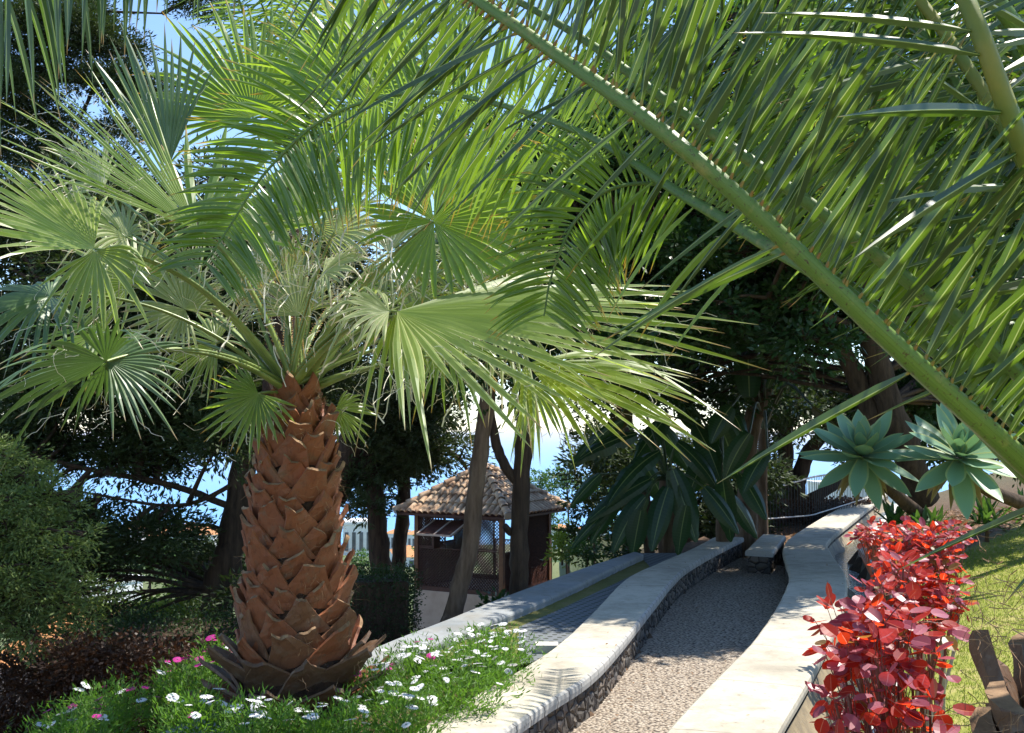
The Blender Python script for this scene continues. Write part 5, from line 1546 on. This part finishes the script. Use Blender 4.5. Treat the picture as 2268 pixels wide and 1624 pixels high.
def lattice(a, b, x0, x1, z0, z1, sp=.056, w=.034):
    """crossed strips filling one rectangle of the wall from a to b (x in metres along it, z above the floor)"""
    e = nz(np.append(b - a, 0)); up = np.array([0, 0, 1.0]); nrm = np.cross(e, up)
    m = Mesh()
    w_, h_ = x1 - x0, z1 - z0
    for sgn, off in ((1, .006), (-1, -.006)):
        c = -h_ if sgn == 1 else 0
        end = w_ if sgn == 1 else w_ + h_
        while c < end:
            # line x = c + sgn*z  clipped to the rectangle
            if sgn == 1: za, zb_ = max(0, -c), min(h_, w_ - c); xa, xb = c + za, c + zb_
            else: za, zb_ = max(0, c - w_), min(h_, c); xa, xb = c - za, c - zb_
            if zb_ > za + .01:
                p = v3(a, zf) + e * (x0 + xa) + up * (z0 + za) + nrm * off; q = v3(a, zf) + e * (x0 + xb) + up * (z0 + zb_) + nrm * off
                m.bar(p, q, .010, w, up=tuple(np.cross(nz(q - p), nrm)) if False else tuple(nrm))
            c += sp * 1.414
    # frame
    for (xa, za, xb, zb2) in ((x0, z0, x1, z0), (x0, z1, x1, z1), (x0, z0, x0, z1), (x1, z0, x1, z1)):
        m.bar(v3(a, zf) + e * xa + up * za, v3(a, zf) + e * xb + up * zb2, .03, .035, up=tuple(nrm))
    return m.build('lattice_panel', MAT['wood'], GZ)
# window opening on the front left wall
wx0, wx1, wz0, wz1 = .98, 2.14 - .02, 1.05, 1.86
# front left wall: measured from the near corner
lattice(c0, cl, .06, WD - .06, .09, wz0 - .02)
lattice(c0, cl, .06, wx0 - .02, wz0 + .02, H - .16)
lattice(c0, cl, wx0 + .62, WD - .06, wz0 + .02, H - .16)
lattice(c0, cl, wx0 + .02, wx0 + .58, wz1, H - .16)
# front right wall with doorway near the corner
lattice(c0, cr, .86, WD - .06, .09, H - .16)
lattice(c0, cr, .16, .74, .09, 1.0)
lattice(cr, cb, .06, .8, .09, H - .16); lattice(cr, cb, .84, WD - .84, .09, 1.05); lattice(cr, cb, WD - .8, WD - .06, .09, H - .16)
lattice(cl, cb, .06, .7, .09, H - .16); lattice(cl, cb, .74, WD - .74, .09, 1.05); lattice(cl, cb, WD - .7, WD - .06, .09, H - .16)
# shutter propped open outwards
e = np.append(eL, 0); nout = np.append(-eR, 0)
hinge = v3(c0, zf + H - .22) + e * (wx0 - .05)
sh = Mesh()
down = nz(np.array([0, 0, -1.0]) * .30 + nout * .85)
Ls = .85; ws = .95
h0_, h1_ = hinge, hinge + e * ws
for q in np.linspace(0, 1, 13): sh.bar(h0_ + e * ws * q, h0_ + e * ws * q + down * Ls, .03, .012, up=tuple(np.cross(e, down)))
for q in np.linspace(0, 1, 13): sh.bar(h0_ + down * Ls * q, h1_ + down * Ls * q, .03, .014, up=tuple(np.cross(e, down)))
sh.poly([h0_ + nout * -.01, h1_ + nout * -.01, h1_ + down * Ls * .97 + [0, 0, .015], h0_ + down * Ls * .97 + [0, 0, .015]])  # solid dark sheet puts the eave shade on the shutter into its colour
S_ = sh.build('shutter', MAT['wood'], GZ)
se = Mesh(); se.bar(h0_ + down * Ls, h1_ + down * Ls, .05, .045); se.bar(h0_, h0_ + down * Ls, .045, .045); se.bar(h1_, h1_ + down * Ls, .045, .045); se.bar((h0_ + h1_) / 2, (h0_ + h1_) / 2 + down * Ls, .045, .045)
se.build('shutter_frame', MAT['render'], S_)
# window side leaf
m = Mesh(); m.box(v3(c0, zf + 1.3) + e * 1.78 + nout * .12, (.05, .3, .5), np.array([e, nout, [0, 0, 1]])); m.build('window_board', MAT['wood'], GZ)
# roof of barrel tiles
ov = .50
E = [ctr + (q - ctr) * (1 + ov / (WD * .707) * 1.0) for q in (c0, cr, cb, cl)]
ze = zt - .03; za_ = W(1130, 1034, DG + 1.6)[2]
apex = v3(ctr, za_)
rf = Mesh()
for i in range(4):
    rf.poly([v3(E[i], ze - .03), v3(E[(i + 1) % 4], ze - .03), apex - [0, 0, .03]])
rf.poly([v3(q, ze - .08) for q in E][::-1])
for i in range(4):
    a, b = v3(E[i], ze), v3(E[(i + 1) % 4], ze)
    rf.poly([a - [0, 0, .08], b - [0, 0, .08], b - [0, 0, .03], a - [0, 0, .03]])
RF = rf.build('roof', MAT['wood'], GZ)
for i in range(4):
    a, b = v3(E[i], ze), v3(E[(i + 1) % 4], ze)
    ed = nz(b - a); mid = (a + b) / 2; sl = apex - mid; SL = np.linalg.norm(sl); sl = sl / SL; nn = nz(np.cross(ed, sl))
    if nn[2] < 0: nn = -nn
    half = np.linalg.norm(b - a) / 2
    tm = Mesh(); sp = .172; k = int(half / sp)
    for c in range(-k, k + 1):
        x = c * sp
        maxs = SL * (1 - abs(x) / half)
        cs_ = 0; step = .33
        while cs_ < maxs - .05:
            l = min(step + .05, maxs - cs_ + .04)
            s0, s1 = cs_ - (.05 if cs_ == 0 else 0), cs_ + l
            rows = []
            jx = random.uniform(-.006, .006)
            for s_, rad, lift in ((s0, .078, .034), (s1, .062, .008)):
                rows.append([mid + ed * (x + jx + rad * math.cos(t)) + sl * s_ + nn * (lift + rad * math.sin(t)) for t in np.linspace(0, math.pi, 8)])
            tm.grid(rows)
            rows2 = [[p - nn * .016 for p in r] for r in rows[:1]]
            tm.grid([rows[0], rows2[0]])
            cs_ += step
    tm.build('roof_tiles', MAT['tile'], RF)
    rc = Mesh(); p0 = v3(E[i], ze); L_ = np.linalg.norm(apex - p0); d = (apex - p0) / L_; sd = nz(np.cross(d, (0, 0, 1))); up = np.cross(sd, d)
    s_ = -.06
    while s_ < L_ - .1:
        rows = [[p0 + d * q + sd * rad * math.cos(t) + up * (lf + rad * math.sin(t)) for t in np.linspace(0, math.pi, 9)] for q, rad, lf in ((s_, .11, .055), (s_ + .42, .085, .03))]
        rc.grid(rows); s_ += .36
    if i == 0: pass
    rc.build('hip_tiles', MAT['tile'], RF)
    cp = Mesh(); cp.box(p0 + d * -.06 + up * .06, (.03, .2, .16), np.array([d, sd, up])); cp.build('hip_end_cap', MAT['kerb'], RF)

# ------------------------------------------------------------------ railing beyond the path
RA = [W(1640, 1195, 21.5), W(1700, 1180, 22), W(1790, 1166, 23), W(1870, 1140, 24.5), W(1945, 1110, 27)]
top = [W(1640, 1106, 21.5), W(1692, 1088, 22), W(1802, 1056, 23.2), W(1870, 1047, 24.8), W(1945, 1040, 27)]
lo = [W(1640, 1156, 21.5), W(1690, 1150, 22), W(1784, 1142, 23.1), W(1861, 1121, 24.6), W(1945, 1095, 27)]
RT = thing('railing', tuple(RA[1]), 'thin iron railing with vertical bars sloping up to the right above the sea view', 'railing')
nb = 66
ra, tp_, lw = resample(RA, nb), resample(top, nb), resample(lo, nb)
for k in range(nb):
    m = Mesh(); bt = np.array([tp_[k][0], tp_[k][1], ra[k][2]]); m.tube([bt - [0, 0, .1], tp_[k]], .008, 5); m.build('bar', MAT['rail'], RT)
m = Mesh(); m.tube(resample(top, 30), .022, 8); m.build('handrail', MAT['rail_top'], RT, smooth=True)
lw2 = np.array([[tp_[k][0], tp_[k][1], lw[k][2]] for k in range(nb)])
m = Mesh(); m.tube(lw2, .016, 8); m.build('lower_rail', MAT['rail_top'], RT, smooth=True)

# ------------------------------------------------------------------ houses below the garden
def house(label, c, w, dpt, zlo, zhi, rz, roof='hip', rm='tile_o', wall='white', rows=2, cols=4, rh=.25, balconies=False, cat='house'):
    T = thing('house', (c[0], c[1], zlo), label, cat, 'houses on the slope below the garden', rz)
    hw, hd, h = w / 2, dpt / 2, zhi - zlo
    # built round the origin, then placed by the Empty
    def loc(m, name, mats, parent):
        o = m.build(name, mats); o.parent = parent; return o
    m = Mesh(); m.box((0, 0, h / 2), (w, dpt, h)); wl = loc(m, 'wall', MAT[wall], T)
    rr = Mesh(); o = w * .03; H_ = rh * min(w, dpt)
    if roof == 'hip':
        c4 = [(-hw - o, -hd - o, h), (hw + o, -hd - o, h), (hw + o, hd + o, h), (-hw - o, hd + o, h)]
        rl = max(0, hw - hd)
        r1, r2 = (-rl, 0, h + H_), (rl, 0, h + H_)
        rr.poly([c4[0], c4[1], r2, r1]); rr.poly([c4[2], c4[3], r1, r2]); rr.poly([c4[1], c4[2], r2]); rr.poly([c4[3], c4[0], r1]); rr.poly(c4[::-1])
        loc(rr, 'roof', MAT[rm], T)
    else:
        rr.box((0, 0, h + .15), (w + o * 2, dpt + o * 2, .3)); loc(rr, 'roof', MAT['white'], T)
    for i in range(rows):
        for j in range(cols):
            x = -hw + (j + .5) * w / cols; z = (i + .55) * h / rows
            m = Mesh(); m.box((x, -hd - .03, z), (w / cols * .5, .08, h / rows * .5)); f = loc(m, 'window', MAT['glass'], T)
        if balconies:
            m = Mesh(); m.box((0, -hd - .6, i * h / rows + .5), (w * .98, 1.2, .9)); loc(m, 'balcony', MAT['white'], T)
    return T
def place(px, py_top, py_bot, d, wpx, rz, **k):
    c = W(px, py_top, d); zb_ = W(px, py_bot, d)[2]
    zt_ = c[2]
    gzv = float(ground_z(c[0], c[1]))
    return dict(c=c, w=wpx * d / FPX, zlo=min(zb_, gzv), zhi=zt_, rz=rz, **k)
def hs(label, px, pt, pb, d, wpx, dp, rz, **k):
    q = place(px, pt, pb, d, wpx, rz); house(label, q['c'], q['w'], dp, q['zlo'], q['zhi'], q['rz'], **k)
hs('white flat-roofed villa with tall dark windows between the fan palm trunk and the gazebo', 795, 1158, 1215, 110, 62, 5, .1, roof='flat', rows=1, cols=4)
hs('white apartment block with stacked balconies above the orange roof', 240, 1290, 1400, 70, 70, 4, -.5, roof='flat', rows=4, cols=3, balconies=True, cat='apartment block')
hs('small white house with orange roof right of the villa, behind the twin trunks', 905, 1225, 1260, 90, 70, 6, .2, rows=1, cols=3)
hs('pink-roofed house seen behind the railing', 1712, 1100, 1130, 130, 60, 8, 0, roof='hip', rows=1, cols=4)
hs('long white building with pale roof beyond the right end of the railing', 1890, 1072, 1110, 150, 150, 10, .1, roof='flat', rows=1, cols=7)
hs('orange-roofed house low behind the big-leaved plants', 1370, 1262, 1290, 60, 90, 6, .2, rows=1, cols=3)
hs('terracotta-roofed house peeping between stems right of the gazebo', 1330, 1230, 1262, 80, 60, 6, -.2, rows=1, cols=3)
k = 0
for px, py, d, w in [(330, 1168, 320, 40), (385, 1172, 300, 46), (440, 1176, 300, 50), (300, 1160, 420, 40), (480, 1180, 280, 40), (420, 1164, 430, 34), (350, 1186, 260, 40), (880, 1178, 320, 34), (930, 1180, 300, 40), (1500, 1170, 300, 50), (1240, 1170, 300, 40), (1300, 1176, 280, 44), (60, 1170, 320, 40), (140, 1176, 300, 46), (220, 1172, 330, 40)]:
    hs(['distant white house with a red roof on the coast', 'far pale house in the town by the sea'][0 if k % 2 else 1] + ', ' + ['left of the fan palm trunk', 'right of the fan palm trunk'][px > 660], px, py, py + 12, d, w, 12, random.uniform(-.5, .5), rows=1, cols=4); k += 1
# tiled roof close by on the left
oc = W(165, 1440, 22); zc = W(175, 1480, 22)[2]
T = thing('house', (oc[0], 23.5, zc - 2.5), 'low building with a sunlit orange pantile roof at the lower left', 'house', rz=-.25)
m = Mesh(); m.box((0, 0, 1.2), (3.3, 3.0, 2.4)); q = m.build('wall', MAT['render']); q.parent = T
m = Mesh(); r_ = Mesh()
hw = 1.9
Lr = 2.3; ang = .42
r_.poly([(-hw, -1.5, 2.4), (hw, -1.5, 2.4), (hw, 1.1, 3.35), (-hw, 1.1, 3.35)])
r_.poly([(-hw, 1.1, 3.35), (hw, 1.1, 3.35), (hw, 1.7, 2.9), (-hw, 1.7, 2.9)])
q = r_.build('roof', MAT['wood']); q.parent = T
sl = nz([0, 2.6, .95]); nn = np.cross([1, 0, 0], sl)
for c in range(-10, 11):
    for s_ in range(8):
        rows = [[np.array([c * .18 + rad * math.cos(t), -1.55, 2.42]) + sl * q2 + nn * (lf + rad * math.sin(t)) for t in np.linspace(0, math.pi, 7)] for q2, rad, lf in ((s_ * .345, .082, .03), (s_ * .345 + .38, .066, .005))]
        m.grid(rows)
q2_ = m.build('roof_tiles', MAT['tile_o']); q2_.parent = q

# ------------------------------------------------------------------ sea air
hz_m, hz_nt, hz_out = new_mat('haze')
pv_ = hz_nt.nodes.new('ShaderNodeVolumePrincipled'); pv_.inputs['Color'].default_value = (.93, .96, 1, 1); pv_.inputs['Density'].default_value = 1.0e-4
hz_nt.links.new(pv_.outputs[0], hz_out.inputs['Volume'])
m = Mesh(); m.box((0, 2000, (-106 + 16) / 2), (150000, 160000, 122)); m.build('haze', hz_m, kind='stuff')
